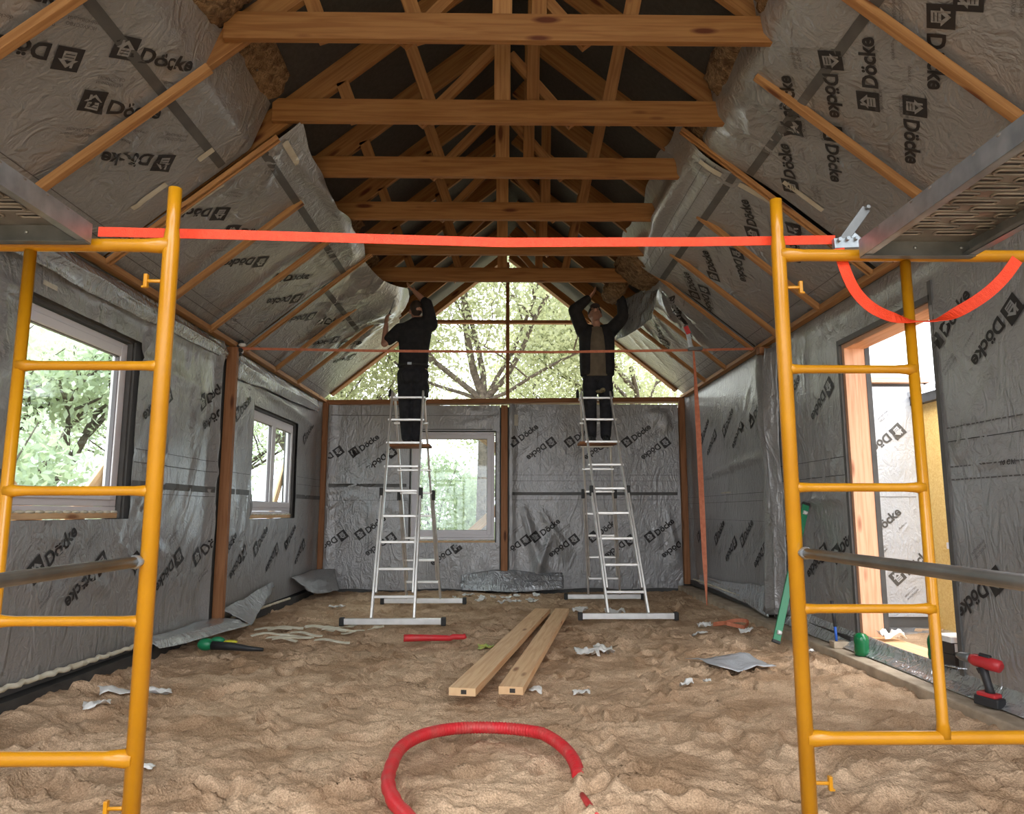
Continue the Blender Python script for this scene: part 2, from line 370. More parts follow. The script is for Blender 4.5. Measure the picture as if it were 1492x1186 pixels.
def build_sheet(name, sheet, a0, a1, b0, b1, holes, marks, strips, mats, step=.04, edge=None):
    def lines(lo, hi, cuts):
        n = max(2, int(round((hi-lo)/step))); L = list(np.linspace(lo, hi, n+1))
        for c in cuts:
            if lo < c < hi: i = int(np.argmin([abs(x-c) for x in L])); L[i] = c
        return np.array(sorted(set(L)))
    A = lines(a0, a1, [h[0] for h in holes]+[h[1] for h in holes]); B = lines(b0, b1, [h[2] for h in holes]+[h[3] for h in holes])
    GA, GB = np.meshgrid(A, B)
    if edge is not None: GA, GB = edge(GA, GB)
    P = sheet.pos(GA, GB)
    ca = (A[:-1]+A[1:])/2; cb = (B[:-1]+B[1:])/2; CA, CB = np.meshgrid(ca, cb); keep = np.ones(CA.shape, bool)
    for h in holes: keep &= ~((CA > h[0]) & (CA < h[1]) & (CB > h[2]) & (CB < h[3]))
    def inside(a, b):
        ok = (a > a0+.01) & (a < a1-.01) & (b > b0+.01) & (b < b1-.01)
        for h in holes: ok &= ~((a > h[0]-.01) & (a < h[1]+.01) & (b > h[2]-.01) & (b < h[3]+.01))
        return ok
    ny, nx = GA.shape; idx = np.arange(ny*nx).reshape(ny, nx)
    q = np.stack([idx[:-1, :-1], idx[:-1, 1:], idx[1:, 1:], idx[1:, :-1]], -1)[keep].reshape(-1, 4)
    nrm = np.cross(sheet.ea, sheet.eb)
    if np.dot(nrm, sheet.n) < 0: q = q[:, ::-1]
    acc = {'v': [P.reshape(-1, 3)], 'n': ny*nx, 'f': [tuple(x) for x in q.tolist()], 'm': [0]*len(q)}
    nsheet = len(q)
    for st in strips:
        if st[0] == 'text':
            _, body, ta, tb, ang, w_, mi_ = st; v, f = fitted(body, w_, .02); c_, s_ = math.cos(R(ang)), math.sin(R(ang))
            add_flat(acc, sheet, np.stack([ta+v[:, 0]*c_-v[:, 1]*s_, tb+v[:, 0]*s_+v[:, 1]*c_], -1), f, mi_, .003)
        else: add_strip(acc, sheet, *st, inside=inside)
    add_marks(acc, sheet, marks, inside)
    me = bpy.data.meshes.new(name); V = np.concatenate(acc['v']); me.from_pydata(V.tolist(), [], acc['f'])
    for m in mats: me.materials.append(m)
    me.polygons.foreach_set('material_index', acc['m']); me.polygons.foreach_set('use_smooth', [i < nsheet for i in range(len(acc['f']))]); me.update()
    o = bpy.data.objects.new(name, me); C.objects.link(o); return o

def pleats(lst):
    """lst: (a,b,angle,length,width,amp) -> displacement made of tapering creases"""
    def d(a, b):
        r = np.zeros(np.shape(a))
        for (pa, pb, an, L, w, amp) in lst:
            c, s_ = math.cos(R(an)), math.sin(R(an)); u = (a-pa)*c+(b-pb)*s_; v = -(a-pa)*s_+(b-pb)*c
            t = np.clip(u/L, 0, 1); ww = w*(.35+1.2*t)
            r = r+1.6*amp*np.sin(np.pi*np.clip(u/L, 0, 1))**.6*np.exp(-(v/ww)**2)
        return r
    return d
def fan(a, b, a0, a1, n, L, w=.015, amp=.012, seed=0):
    rr = random.Random(seed); return [(a, b, a0+(a1-a0)*(i+rr.uniform(-.3, .3))/max(1, n-1), L*rr.uniform(.6, 1.2), w*rr.uniform(.7, 1.4), amp*rr.uniform(.5, 1.3)) for i in range(n)]
def rand_pleats(n, a0, a1, b0, b1, ang, spread, L, seed, w=.02, amp=.01):
    rr = random.Random(seed); return [(rr.uniform(a0, a1), rr.uniform(b0, b1), ang+rr.uniform(-spread, spread), L*rr.uniform(.5, 1.3), w*rr.uniform(.6, 1.5), amp*rr.uniform(.4, 1.3)) for _ in range(n)]
SM = [M['membrane'], M['ink'], M['ink_small'], M['tape'], M['clear_tape'], M['foil']]
RM = [M['roof_membrane'], M['ink'], M['ink_small'], M['tape'], M['clear_tape'], M['foil']]

# ================================================================== LARGE STRUCTURE
# ---- sand floor
def sand_h(x, y):
    h = .07*(fbm(x*.9+3, y*.8+5, 3)-.45)
    h = h+.035*(fbm(x*3.4, y*3.4+40, 3)-.45)
    r = 1-2*np.abs(fbm(x*4+9+.8*fbm(x*3, y*3), y*6.5, 3)-.5)
    h = h+.030*r*r*r
    h = h+.030*(fbm(x*14, y*18, 4)-.45)+.005*(vn(x*60, y*60)-.5)+.004*(vn(x*110, y*110)-.5)
    h = h+.09*np.clip((x+2.0)/-.8, 0, 1)*np.clip((8.5-y)/4, 0, 1)+.03*np.clip((x-1.6)/.9, 0, 1)
    return h-.035
DENTS = [(rng.uniform(-2.6, 2.5), rng.uniform(1.2, 10.6), rng.uniform(0, 3.14), rng.uniform(.8, 1.25)) for _ in range(560)]
def sand_full(x, y, cell=None):
    h = sand_h(x, y)
    return h
def build_sand():
    ys = [0.3]
    while ys[-1] < 10.9: ys.append(ys[-1]+max(.012, min(.036, .0042*ys[-1])))
    ys = np.array([-1.2, -.8, -.4, 0]+ys); xs = np.linspace(-2.95, 2.72, 330)
    X, Y = np.meshgrid(xs, ys); H = sand_h(X, Y)
    for cx, cy, an, s in DENTS:
        i0, i1 = np.searchsorted(ys, [cy-.33, cy+.33]); j0, j1 = np.searchsorted(xs, [cx-.33, cx+.33])
        if i1 <= i0 or j1 <= j0: continue
        dx = X[i0:i1, j0:j1]-cx; dy = Y[i0:i1, j0:j1]-cy; c, q = math.cos(an), math.sin(an)
        u = (dx*c+dy*q)/(.145*s); v = (-dx*q+dy*c)/(.065*s); d = np.sqrt(u*u+v*v)
        H[i0:i1, j0:j1] += (-.030*np.exp(-(d**4))+.017*np.exp(-((d-1.2)/.2)**2))*(.5+1.1*vn(np.array(cx*9), np.array(cy*9)))
    # hose loop presses a hollow, with a mound over its right end
    d = np.hypot((X+.06)/.42, (Y-3.45)/.55)
    H += -.02*np.exp(-((d-1)/.12)**2)*(X < .32)+.045*np.exp(-(((X-.40)/.13)**2+((Y-3.15)/.22)**2))
    P = np.stack([X, Y, H], -1)
    me = grid_mesh('floor', P, [M['sand']]); o = bpy.data.objects.new('floor', me); C.objects.link(o); struct(o)
    return X, Y, H, xs, ys
def sand_mat():
    m = mat('mottled_sand', (.5, .35, .22), .95, 0, .12); n, l, b = nodes(m); t = n.new('ShaderNodeTexCoord')
    def N(sc, dt, di=0):
        q = n.new('ShaderNodeTexNoise'); q.inputs['Scale'].default_value = sc; q.inputs['Detail'].default_value = dt; q.inputs['Distortion'].default_value = di; l.new(t.outputs['Object'], q.inputs['Vector']); return q
    def ramp(src, c1, c2, lo, hi):
        r = n.new('ShaderNodeValToRGB'); r.color_ramp.elements[0].color = (*c1, 1); r.color_ramp.elements[1].color = (*c2, 1); r.color_ramp.elements[0].position = lo; r.color_ramp.elements[1].position = hi; l.new(src.outputs[0], r.inputs[0]); return r
    a = ramp(N(2.2, 8, .8), (.41, .272, .168), (.63, .455, .308), .36, .60); g = ramp(N(150, 3), (.74, .71, .68), (1.15, 1.13, 1.12), .36, .64)  # random darker patches times a fine grain speckle
    mx = n.new('ShaderNodeMix'); mx.data_type = 'RGBA'; mx.blend_type = 'MULTIPLY'; mx.inputs[0].default_value = 1; l.new(a.outputs[0], mx.inputs[6]); l.new(g.outputs[0], mx.inputs[7]); l.new(mx.outputs[2], b.inputs['Base Color'])
    h1 = N(22, 6); h2 = N(90, 3); ad = n.new('ShaderNodeMath'); ad.operation = 'MULTIPLY_ADD'; ad.inputs[1].default_value = .35; l.new(h2.outputs[0], ad.inputs[0]); l.new(h1.outputs[0], ad.inputs[2])
    bp = n.new('ShaderNodeBump'); bp.inputs['Strength'].default_value = 1; bp.inputs['Distance'].default_value = .022; l.new(ad.outputs[0], bp.inputs['Height']); l.new(bp.outputs[0], b.inputs['Normal']); return m
M['sand'] = sand_mat()
SX, SY, SH, sxs, sys_ = build_sand()
def sz(x, y):
    i = min(max(int(np.searchsorted(sys_, y)), 1), len(sys_)-1); j = min(max(int(np.searchsorted(sxs, x)), 1), len(sxs)-1)
    return float(SH[i-1:i+1, j-1:j+1].mean())
def szmax(x, y, r=.05):
    i0, i1 = np.searchsorted(sys_, [y-r, y+r]); j0, j1 = np.searchsorted(sxs, [x-r, x+r]); return float(SH[max(i0-1, 0):i1+1, max(j0-1, 0):j1+1].max())

# ground outside
xs = np.linspace(-45, 45, 90); ys = np.linspace(-25, 60, 90); X, Y = np.meshgrid(xs, ys)
P = np.stack([X, Y, -.16-.05*fbm(X*.3, Y*.3)], -1)
M['ground'] = noise_mat('outdoor_ground', (.30, .21, .13), (.15, .16, .07), .35, .95, detail=8, bump=.3, bscale=20)
o = bpy.data.objects.new('ground', grid_mesh('ground', P, [M['ground']])); C.objects.link(o); struct(o)

xs = np.linspace(3.05, 9, 120); ys = np.linspace(-3, 9.5, 200); X, Y = np.meshgrid(xs, ys)
o = bpy.data.objects.new('ground', grid_mesh('ground', np.stack([X, Y, .0+sand_h(X, Y)*.8], -1), [M['sand']])); C.objects.link(o); struct(o)

# ---- walls: solid sheathing with their openings
def wall(name, boxes, m):
    b = MB()
    for lo, hi in boxes: b.box(lo, hi)
    return struct(b.build(name, m))
W1 = (4.07, 5.42, 1.10, 2.43); W2 = (7.98, 9.72, 1.07, 2.33); W3 = (-1.40, -.09, .70, 2.37); DR = (4.56, 5.86, .17, 2.54)
def wall_with(x0, x1, y0, y1, z0, z1, holes):
    out = []; ys = y0
    for h in holes:
        out += [((x0, ys, z0), (x1, h[0], z1)), ((x0, h[0], z0), (x1, h[1], h[2])), ((x0, h[0], h[3]), (x1, h[1], z1))]; ys = h[1]
    out.append(((x0, ys, z0), (x1, y1, z1))); return out
wall('wall_left', wall_with(XL-.04-WT, XL-.04, -3.5, YB+.3, -.25, ZPL-.02, [(-2.8, -1.0, .2, 2.5), W1, W2]), M['wall_core'])  # first opening, unseen behind the camera, is added to let light in
wall('wall_right', wall_with(XR+.04, XR+.04+WT, -3.5, YB+.3, -.25, ZPR-.02, [(-2.8, -1.0, .2, 2.5), DR]), M['wall_core'])  # same added light opening on this side, out of view
wall('wall_back', [((XL-.04, YB+.04, -.25), (W3[0], YB+.2, 2.74)), ((W3[0], YB+.04, -.25), (W3[1], YB+.2, W3[2])), ((W3[0], YB+.04, W3[3]), (W3[1], YB+.2, 2.74)), ((W3[1], YB+.04, -.25), (XR+.04, YB+.2, 2.74))], M['wall_core'])
# ---- roof deck with dark underlay over the rafters
RD = .21    # rafter depth measured plumb
for sgn, x1 in ((-1, XL-.5), (1, XR+.5)):
    z_ap = APZ+RD+.03; z1 = z_ap-SL*abs(x1-APX); b = MB()
    b.prism([(APX, -.3, z_ap), (x1, -.3, z1), (x1, -.3, z1+.03), (APX, -.3, z_ap+.035)], (0, YB+.9, 0)); struct(b.build('ceiling', M['deck']))  # roof left open behind the camera so sky light reaches the sand
# unseen gable triangle added behind the camera to keep front light off the ties
b = MB(); b.prism([(XL, -3.45, 2.75), (XR, -3.45, 2.75), (XR, -3.45, ZPR), (APX, -3.45, APZ+.2), (XL, -3.45, ZPL)], (0, .1, 0)); struct(b.build('wall_light_block', M['wall_core']))
# ---- kerbs, sills and plates
b = MB(); b.box((2.60, -1, -.3), (XR+.04, YB, .075)); struct(b.build('trim_1', M['concrete'], bevel=.012))
b = MB(); b.bar((XL+.005, -1, .14), (XL+.005, YB, .0), .10, .09); struct(b.build('trim_2', M['dark_strip']))
b = MB(); b.bar((XR-.01, 5.9, .13), (XR-.01, YB, .13), .08, .07); struct(b.build('trim_3', M['dark_strip']))
b = MB()
n = 150; pts = [(XL+.045+.01*math.sin(i*1.7), 1+i*(7.2-1)/n, .195-.028*(1+i*(7.2-1)/n-4.2)/1.2*.9+.005*math.sin(i*2.3)) for i in range(n)]
b.tube(pts, [.014+.006*random.random() for _ in pts], 7); struct(b.build('trim_4', M['foam']))
b = MB(); pts = [(XL+.05, 7.5+i*.02, .10-.02*(i*.02)) for i in range(100)]; b.tube(pts, [.012+.006*random.random() for _ in pts], 7); struct(b.build('trim_5', M['foam']))
b = MB(); b.tube([(XR-.055, 7.5+i*.03, .19) for i in range(105)], [.010+.005*random.random() for _ in range(105)], 7); struct(b.build('trim_6', M['foam']))

def beam(name, p, q, w, h, m, label, cat, group=None, up=(0, 0, 1), bevel=.003, cut0=0, cut1=0):
    b = MB(); b.bar(p, q, w, h, up, 0, cut0, cut1); o = b.build(name, m, bevel=bevel); return tag(o, label, cat, group)
beam('wall_plate', (XL+.05, -.5, ZPL+.0), (XL+.05, YB, ZPL-.0), .075, .045, M['batten'], 'long pale timber plate along the top of the left wall', 'timber beam')
beam('wall_plate', (XR-.05, -.5, ZPR+.0), (XR-.05, YB, ZPR-.0), .075, .045, M['batten'], 'long pale timber plate along the top of the right wall', 'timber beam')
# wood of the gable frame
beam('sill_beam', (XL, YB+.06, 2.80), (XR, YB+.06, 2.86), .20, .07, M['stud'], 'horizontal timber sill beam lying on the back wall under the gable opening', 'timber beam')
zra = APZ+.02
b = MB(); b.bar((APX, YB+.06, 2.86), (APX, YB+.06, zra-.12), .055, .10, (0, 1, 0)); tag(b.build('mullion', M['stud'], bevel=.003), 'slim upright timber mullion in the middle of the gable opening', 'timber post')
b = MB(); xx = (zl(XL)-4.087)/SL
xa = XL+(4.087-ZPL)/SL; xb = XR-(4.087-ZPR)/SL
b.bar((xa, YB+.06, 4.087), (xb, YB+.06, 4.087), .09, .05); tag(b.build('cross_rail', M['stud'], bevel=.003), 'horizontal timber rail crossing the gable opening above the two workers heads', 'timber beam')
for sg, nm in ((-1, 'left'), (1, 'right')):
    xw = XL if sg < 0 else XR; zw = ZPL if sg < 0 else ZPR
    b = MB(); b.bar((xw-sg*.12, YB+.02, zw+.13), (APX+sg*.045, YB+.02, APZ-.01), .16, .10, (0, 0, 1), 0)
    tag(b.build('gable_rafter', M['rafter'], bevel=.003), 'sloping timber rafter framing the '+nm+' edge of the bright gable opening', 'rafter', 'gable edge rafters')

# ---- membranes -------------------------------------------------
def mk(l, base=36): return [(a, b, base if k else base-180) for a, b, k in l]
Lm = mk([(4.55, .91, 1), (4.94, .70, 0), (5.70, .87, 1), (6.14, .67, 0), (6.82, .85, 1), (6.74, 2.25, 1), (6.86, 2.05, 0), (5.75, 2.0, 0), (3.6, .88, 1), (3.85, .66, 0), (2.7, .88, 1), (2.9, .66, 0), (3.3, 2.2, 1), (2.3, 2.2, 1), (1.8, .88, 1)])
dL = pleats(fan(5.45, 2.38, 20, 70, 7, .5, seed=1)+rand_pleats(30, 4.0, 7.0, .3, 1.2, 60, 14, .9, 2, .018, .012)+rand_pleats(14, 5.5, 7, 1.3, 2.6, 90, 14, .8, 3, .02, .014)+fan(4.0, 1.75, 100, 250, 10, .7, seed=5)+fan(4.0, 1.75, -60, 50, 4, .2, seed=5)+rand_pleats(16, 3.6, 5.6, .7, 1.05, -30, 20, .5, 6)+fan(4.9, 2.62, 190, 350, 9, .3, seed=8)+rand_pleats(12, 2, 4, .4, 2.5, 75, 25, .9, 9)+[(3.0, 2.66, 0, 4.2, .05, .03), (2, 2.5, -3, 4.9, .03, .02)])
def dispL(a, b): return dL(a, b)+.012*(fbm(a*1.5, b*1.5, 3)-.4)+.05*np.exp(-((a-6.90)/.07)**2)
Ls = [(5.43, 6.88, 1.33, 1.385, 3, .0018), (1.5, 4.05, 1.33, 1.385, 3, .0018), (5.43, 6.88, 1.62, 1.625, 2, .002), (5.43, 6.88, 1.52, 1.526, 2, .002), (5.43, 6.88, 1.29, 1.294, 2, .002), (4.2, 4.34, 2.50, 2.53, 4, .003)]
sL = Sheet((XL, 0, 0), (0, 1, 0), (0, 0, 1), (1, 0, 0), dispL)
def edge_for(b0, f): return lambda GA, GB: (GA, GB+(f(GA)-b0)*np.clip((.55-GB)/(.55-b0), 0, 1))
fl = lambda a: .185-.028*(a-4.2)
oL = build_sheet('vapour_membrane', sL, -.6, 6.90, .18, 2.80, [W1], Lm, Ls, SM, edge=edge_for(.18, lambda a: np.clip(fl(a), .08, .3)))
tag(oL, 'grey printed vapour membrane on the left wall around the large near window', 'membrane')
L2 = mk([(7.72, .62, 0), (8.4, .84, 1), (8.85, .60, 0), (9.55, .84, 1), (10.05, .60, 0), (7.62, 2.26, 1), (10.2, 2.26, 1), (7.4, .80, 1)])
dL2 = pleats(fan(7.4, 2.62, -80, -5, 6, .5, seed=11)+rand_pleats(16, 7.4, 10.7, .2, 1.0, 88, 10, .9, 12)+[(7.5, 2.60, -4, 3.2, .03, .03)]+fan(10.3, 1.2, 60, 120, 5, .9, seed=13))
sL2 = Sheet((XL, 0, 0), (0, 1, 0), (0, 0, 1), (1, 0, 0), lambda a, b: dL2(a, b)+.012*(fbm(a*1.5+8, b*1.5, 3)-.4)+.05*np.exp(-((a-10.8)/.07)**2))
oL2 = build_sheet('vapour_membrane', sL2, 7.20, 10.85, .08, 2.80, [W2], L2, [(7.22, 7.98, 1.33, 1.385, 3, .0018), (9.74, 10.8, 1.33, 1.385, 3, .0018), (7.3, 7.95, 1.55, 1.555, 2, .002), (9.75, 10.8, 1.62, 1.625, 2, .002), (9.75, 10.8, 1.52, 1.525, 2, .002)], SM)
tag(oL2, 'grey printed vapour membrane on the left wall around the small far window', 'membrane')
# right wall, read from the right: a = -y
Rm = mk([(-8.91, 2.27, 1), (-8.54, 2.06, 0), (-7.88, 2.27, 1), (-9.63, 2.06, 0), (-9.95, 2.27, 1), (-9.45, .90, 1), (-8.4, .92, 1), (-7.95, .68, 0), (-9.0, .68, 0), (-10.3, .90, 1)])
dR = pleats(rand_pleats(10, -10.6, -7.6, .3, 1.0, 10, 15, .5, 22, .02, .008)+rand_pleats(8, -8.4, -7.5, 1.9, 2.8, 70, 15, .5, 23)+[(-10.7, 1.60, 3, 3.2, .03, .03), (-7.9, 2.75, 230, 2.2, .03, .015)])
sR = Sheet((XR, 0, 0), (0, -1, 0), (0, 0, 1), (-1, 0, 0), lambda a, b: dR(a, b)+.010*(fbm(a*1.5+18, b*1.5, 3)-.4)+.05*np.exp(-((a+10.8)/.07)**2))
oR = build_sheet('vapour_membrane', sR, -10.85, -7.45, .16, 2.88, [], Rm, [(-10.8, -7.5, 1.36, 1.365, 2, .002), (-10.8, -7.5, 1.27, 1.275, 2, .002), (-10.8, -7.5, 1.05, 1.053, 2, .002), (-9.3, -8.9, 1.38, 1.40, 4, .003), (-8.4, -8.1, .18, .22, 4, .004)], SM)
tag(oR, 'grey printed vapour membrane on the far right wall behind the hanging strap', 'membrane')
R2 = mk([(-6.25, 2.12, 0), (-3.98, 2.16, 0), (-4.39, 2.34, 1), (-6.54, .70, 0), (-5.99, .90, 1), (-4.33, .66, 0), (-6.9, 2.3, 1), (-7.15, .92, 1), (-3.5, 2.34, 1), (-3.1, 2.14, 0), (-3.5, .90, 1), (-3.2, .66, 0), (-2.5, 2.3, 1)])
dR2 = pleats(fan(-5.95, 1.35, 95, 175, 9, .6, seed=31)+fan(-6.2, .2, 60, 130, 6, .8, seed=32)+rand_pleats(16, -7.2, -4.4, 2.55, 2.8, 175, 12, .5, 33, .012, .012)+[(-6.9, 1.24, 2, 1.0, .03, .03), (-7.3, 2.78, 0, 4, .02, .02)]+fan(-4.5, 1.5, -10, 40, 6, .6, seed=34)+fan(-4.56, 2.5, 200, 330, 8, .3, seed=36)+rand_pleats(10, -7.2, -6.1, .5, 2.3, 80, 12, .7, 35))
sR2 = Sheet((XR, 0, 0), (0, -1, 0), (0, 0, 1), (-1, 0, 0), lambda a, b: dR2(a, b)+.012*(fbm(a*1.5+28, b*1.5, 3)-.4)+.03*np.exp(-((a+7.25)/.06)**2))
def small_line(acc_strips, a0, a1, b, gap=.012, w=.013, h=.008):
    x = a0; rr = random.Random(int(a0*10))
    while x < a1:
        L = rr.uniform(.02, .06); acc_strips.append((x, min(x+L, a1), b, b+h, 2, .0022)); x += L+gap
R2s = [('text', '10 СМ', -4.02, 1.412, 0, .10, 1), (-7.3, -5.9, 1.60, 1.605, 1, .002), (-7.3, -5.9, 1.45, 1.455, 1, .002), (-4.5, .5, 1.585, 1.59, 1, .002)]
small_line(R2s, -4.5, -1, 1.67); small_line(R2s, -4.5, -1, 1.425); small_line(R2s, -4.5, -1, 1.345)
oR2 = build_sheet('vapour_membrane', sR2, -7.30, .5, .17, 2.88, [(-DR[1], -DR[0], DR[2]-.1, DR[3])], R2, R2s, SM)
tag(oR2, 'grey printed vapour membrane on the right wall around the open doorway', 'membrane')
# back wall
Bm = mk([(-2.09, 2.15, 1), (-1.82, 1.93, 0), (-1.96, .93, 1), (-2.52, .70, 0), (-1.80, .66, 0), (-.83, .52, 0), (-2.62, 1.95, 0)], 38)
dB = pleats(fan(-1.98, 1.52, 40, 320, 26, .75, .018, .014, 41)+rand_pleats(8, -2.6, -.2, .15, .6, 90, 15, .4, 42)+fan(-.12, 2.6, 170, 260, 5, .5, seed=43))
sB = Sheet((0, YB, 0), (1, 0, 0), (0, 0, 1), (0, -1, 0), lambda a, b: dB(a, b)+.015*(fbm(a*2, b*2+8, 3)-.4)+.03*np.exp(-((a+2.6)/.07)**2))
oB = build_sheet('vapour_membrane', sB, -2.64, -.04, .02, 2.76, [W3], Bm, [(-2.6, -1.4, 1.52, 1.57, 3, .002), (-2.6, -1.4, 1.32, 1.325, 2, .002), (-2.6, -1.45, 2.60, 2.61, 2, .002), (-1.35, -.1, 2.60, 2.605, 2, .002), (-1.35, -.15, 2.385, 2.40, 3, .002)], SM, edge=lambda GA, GB: (GA, GB+.05*np.sin(GA*5)*np.clip(.3-GB, 0, 1)))
tag(oB, 'creased grey printed membrane on the back wall around its window', 'membrane')
B2 = mk([(.32, 2.31, 1), (.59, 2.09, 0), (1.17, 2.31, 1), (1.46, 2.09, 0), (2.04, 2.31, 1), (2.33, 2.09, 0), (.64, .89, 1), (.92, .64, 0), (1.50, .89, 1), (1.75, .63, 0), (2.35, .89, 1), (2.60, .63, 0), (.2, .63, 0)], 38)
dB2 = pleats(fan(2.5, 2.68, 190, 280, 8, .3, .02, .02, 51)+[(.3, 1.3, -75, 1.1, .06, .04), (.55, 1.25, -60, .9, .05, .03), (2.45, 1.3, -80, 1, .05, .03), (.75, .9, 250, .9, .05, .05)]+rand_pleats(8, .2, 2.6, .1, .6, 95, 15, .4, 52))
sB2 = Sheet((0, YB, 0), (1, 0, 0), (0, 0, 1), (0, -1, 0), lambda a, b: dB2(a, b)+.015*(fbm(a*2+5, b*2+8, 3)-.4)+.04*np.exp(-((a-.13)/.05)**2))
oB2 = build_sheet('vapour_membrane', sB2, .10, 2.685, .03, 2.78, [], B2, [(.15, 2.68, 1.40, 1.445, 3, .002), (.15, 2.7, 1.70, 1.705, 2, .002), (.15, 2.7, 1.61, 1.615, 2, .002), (.15, 2.7, 1.33, 1.335, 2, .002), (.18, .24, 2.45, 2.62, 4, .003)], SM, edge=lambda GA, GB: (GA, GB+.04*np.sin(GA*6)*np.clip(.3-GB, 0, 1)))
tag(oB2, 'grey printed membrane covering the right half of the back wall behind the right ladder', 'membrane')

# roof sheets: profile climbs the slope to a fold, then turns up
K = math.hypot(1, SL)
class RoofSheet:
    def __init__(s, side, fold, angle, disp, belly=0):
        s.side = side; s.fold = fold; s.ang = angle; s.disp = disp; s.belly = belly
        s.x0 = XL if side < 0 else XR; s.z0 = ZPL if side < 0 else ZPR
        s.ea = np.array((0, 1 if side < 0 else -1, 0), float); s.eb = np.array((-side/K, 0, SL/K)); s.n = np.array((-side*SL/K*1.0, 0, -1/K))
    def pos(s, a, b, off=0):
        a = np.asarray(a, float); b = np.asarray(b, float)
        b1 = np.minimum(b, s.fold); b2 = np.maximum(b-s.fold, 0)
        x = s.x0-s.side*(b1/K+b2*math.cos(R(s.ang))); z = s.z0+b1*SL/K+b2*math.sin(R(s.ang))
        d = s.disp(a, b)+off+s.belly*np.exp(-((b-1.55)/.35)**2)
        nx = np.where(b > s.fold, -s.side*math.sin(R(s.ang)), s.n[0]); nz = np.where(b > s.fold, -math.cos(R(s.ang)), s.n[2])
        y = a*s.ea[1]
        return np.stack([x+nx*d, y+0*x, z+nz*d], -1)
def roof_sheet(side, a0, a1, fold, ang, top, marks, strips, plist, belly, label, edge=None, extra=None, b0=0.0, seed=0):
    pl = pleats(plist); ex = extra or (lambda a, b: 0)
    sh = RoofSheet(side, fold, ang, lambda a, b: pl(a, b)+.012*(fbm(a*1.6+seed, b*1.6, 3)-.45)+ex(a, b), belly)
    o = build_sheet('roof_membrane', sh, a0, a1, b0, top, [], marks, strips, RM, edge=edge); return tag(o, label, 'membrane')
jag = lambda b1, amp, fr: (lambda GA, GB: (GA, GB+amp*(np.sin(GA*fr)+.6*np.sin(GA*fr*2.7+1))*np.clip((GB-b1+.25)/.25, 0, 1)))
roof_sheet(-1, 1.0, 4.72, 1.30, 70, 1.68, mk([(4.14, .70, 0), (3.72, .86, 1), (3.11, .72, 0), (3.56, 1.17, 1), (2.8, .88, 1), (2.4, .7, 0)]),
    [(1, 4.72, 1.045, 1.105, 3, .002), (1, 4.72, .16, .166, 2, .002), (1, 4.72, .24, .245, 2, .002), (4.45, 4.50, .45, .72, 4, .004), (4.45, 4.50, .98, 1.1, 4, .004)],
    rand_pleats(14, 3.6, 4.7, .4, .9, 165, 20, .7, 61, .025, .008)+rand_pleats(6, 3, 4, 1.1, 1.3, 160, 10, .8, 62), .0, 'printed membrane on the left roof slope nearest the camera, above the scaffold', jag(1.66, .02, 5), seed=1)
roof_sheet(-1, 4.74, 7.38, 1.9, 60, 1.66, mk([(4.98, .74, 0), (5.58, .91, 1), (5.97, .71, 0), (6.75, .93, 1), (7.08, .71, 0)]),
    [(4.76, 7.36, 1.33, 1.39, 3, .002), (4.76, 7.36, .16, .166, 2, .002), (4.76, 7.36, .24, .245, 2, .002), (4.80, 4.86, .6, 1.0, 4, .004), (4.80, 5.1, 1.50, 1.55, 4, .004)],
    fan(4.85, 1.45, 240, 330, 14, .8, .02, .014, 63)+[(5.0, 1.5, 8, 1.6, .04, .05), (5.2, 1.62, -2, 2, .03, .035)]+rand_pleats(8, 6.8, 7.3, .3, 1.2, 110, 20, .7, 64), .05, 'printed membrane on the left roof slope in the middle bay, taped at its edge', jag(1.66, .03, 3), seed=2)
roof_sheet(-1, 7.40, 10.85, 2.4, 60, 1.62, mk([(7.72, .69, 0), (8.30, .93, 1), (8.85, .70, 0), (9.5, .93, 1), (9.9, .7, 0)]),
    [(7.42, 9.2, 1.07, 1.13, 3, .002), (7.45, 10.8, .16, .166, 2, .002)],
    rand_pleats(26, 7.5, 10.6, .2, 1.4, 110, 25, .9, 65, .022, .018)+fan(8.6, 1.5, 200, 320, 12, .9, .03, .02, 66), .0, 'crinkled membrane on the left roof slope ballooning out beside the left worker',
    lambda GA, GB: (GA, GB+.30*np.exp(-((GA-8.9)/.7)**2)*np.clip((GB-1.2)/.4, 0, 1)),
    extra=lambda a, b: .26*np.exp(-((a-8.75)/.75)**2-((b-1.62)/.35)**2)+.02*np.sin(a*9+b*3)*np.exp(-((b-1.4)/.4)**2), seed=3)
roof_sheet(1, -5.10, -1.0, 1.62, 76, 1.98, mk([(-3.66, 1.03, 1), (-3.26, .84, 0), (-4.21, 1.28, 1), (-3.86, 1.14, 0), (-4.36, .86, 0), (-4.77, 1.04, 1), (-2.8, 1.0, 1), (-3.8, .62, 0)]),
    [('text', '20 см', -3.45, 1.76, 0, .10, 1), ('text', '15 см', -3.42, 1.86, 0, .08, 2), (-5.08, -3.9, 1.80, 1.804, 1, .002), (-5.08, -1, 1.20, 1.26, 3, .002), (-5.08, -1, .23, .236, 2, .002), (-5.08, -1, .14, .146, 2, .002), (-4.95, -4.90, .65, 1.0, 4, .004)],
    fan(-4.3, 1.55, 190, 300, 9, .5, .03, .02, 67)+rand_pleats(8, -5, -4.2, .5, 1.4, 100, 20, .6, 68), .05, 'printed membrane on the right roof slope nearest the camera, above the steel deck', jag(1.98, .02, 4), seed=4)
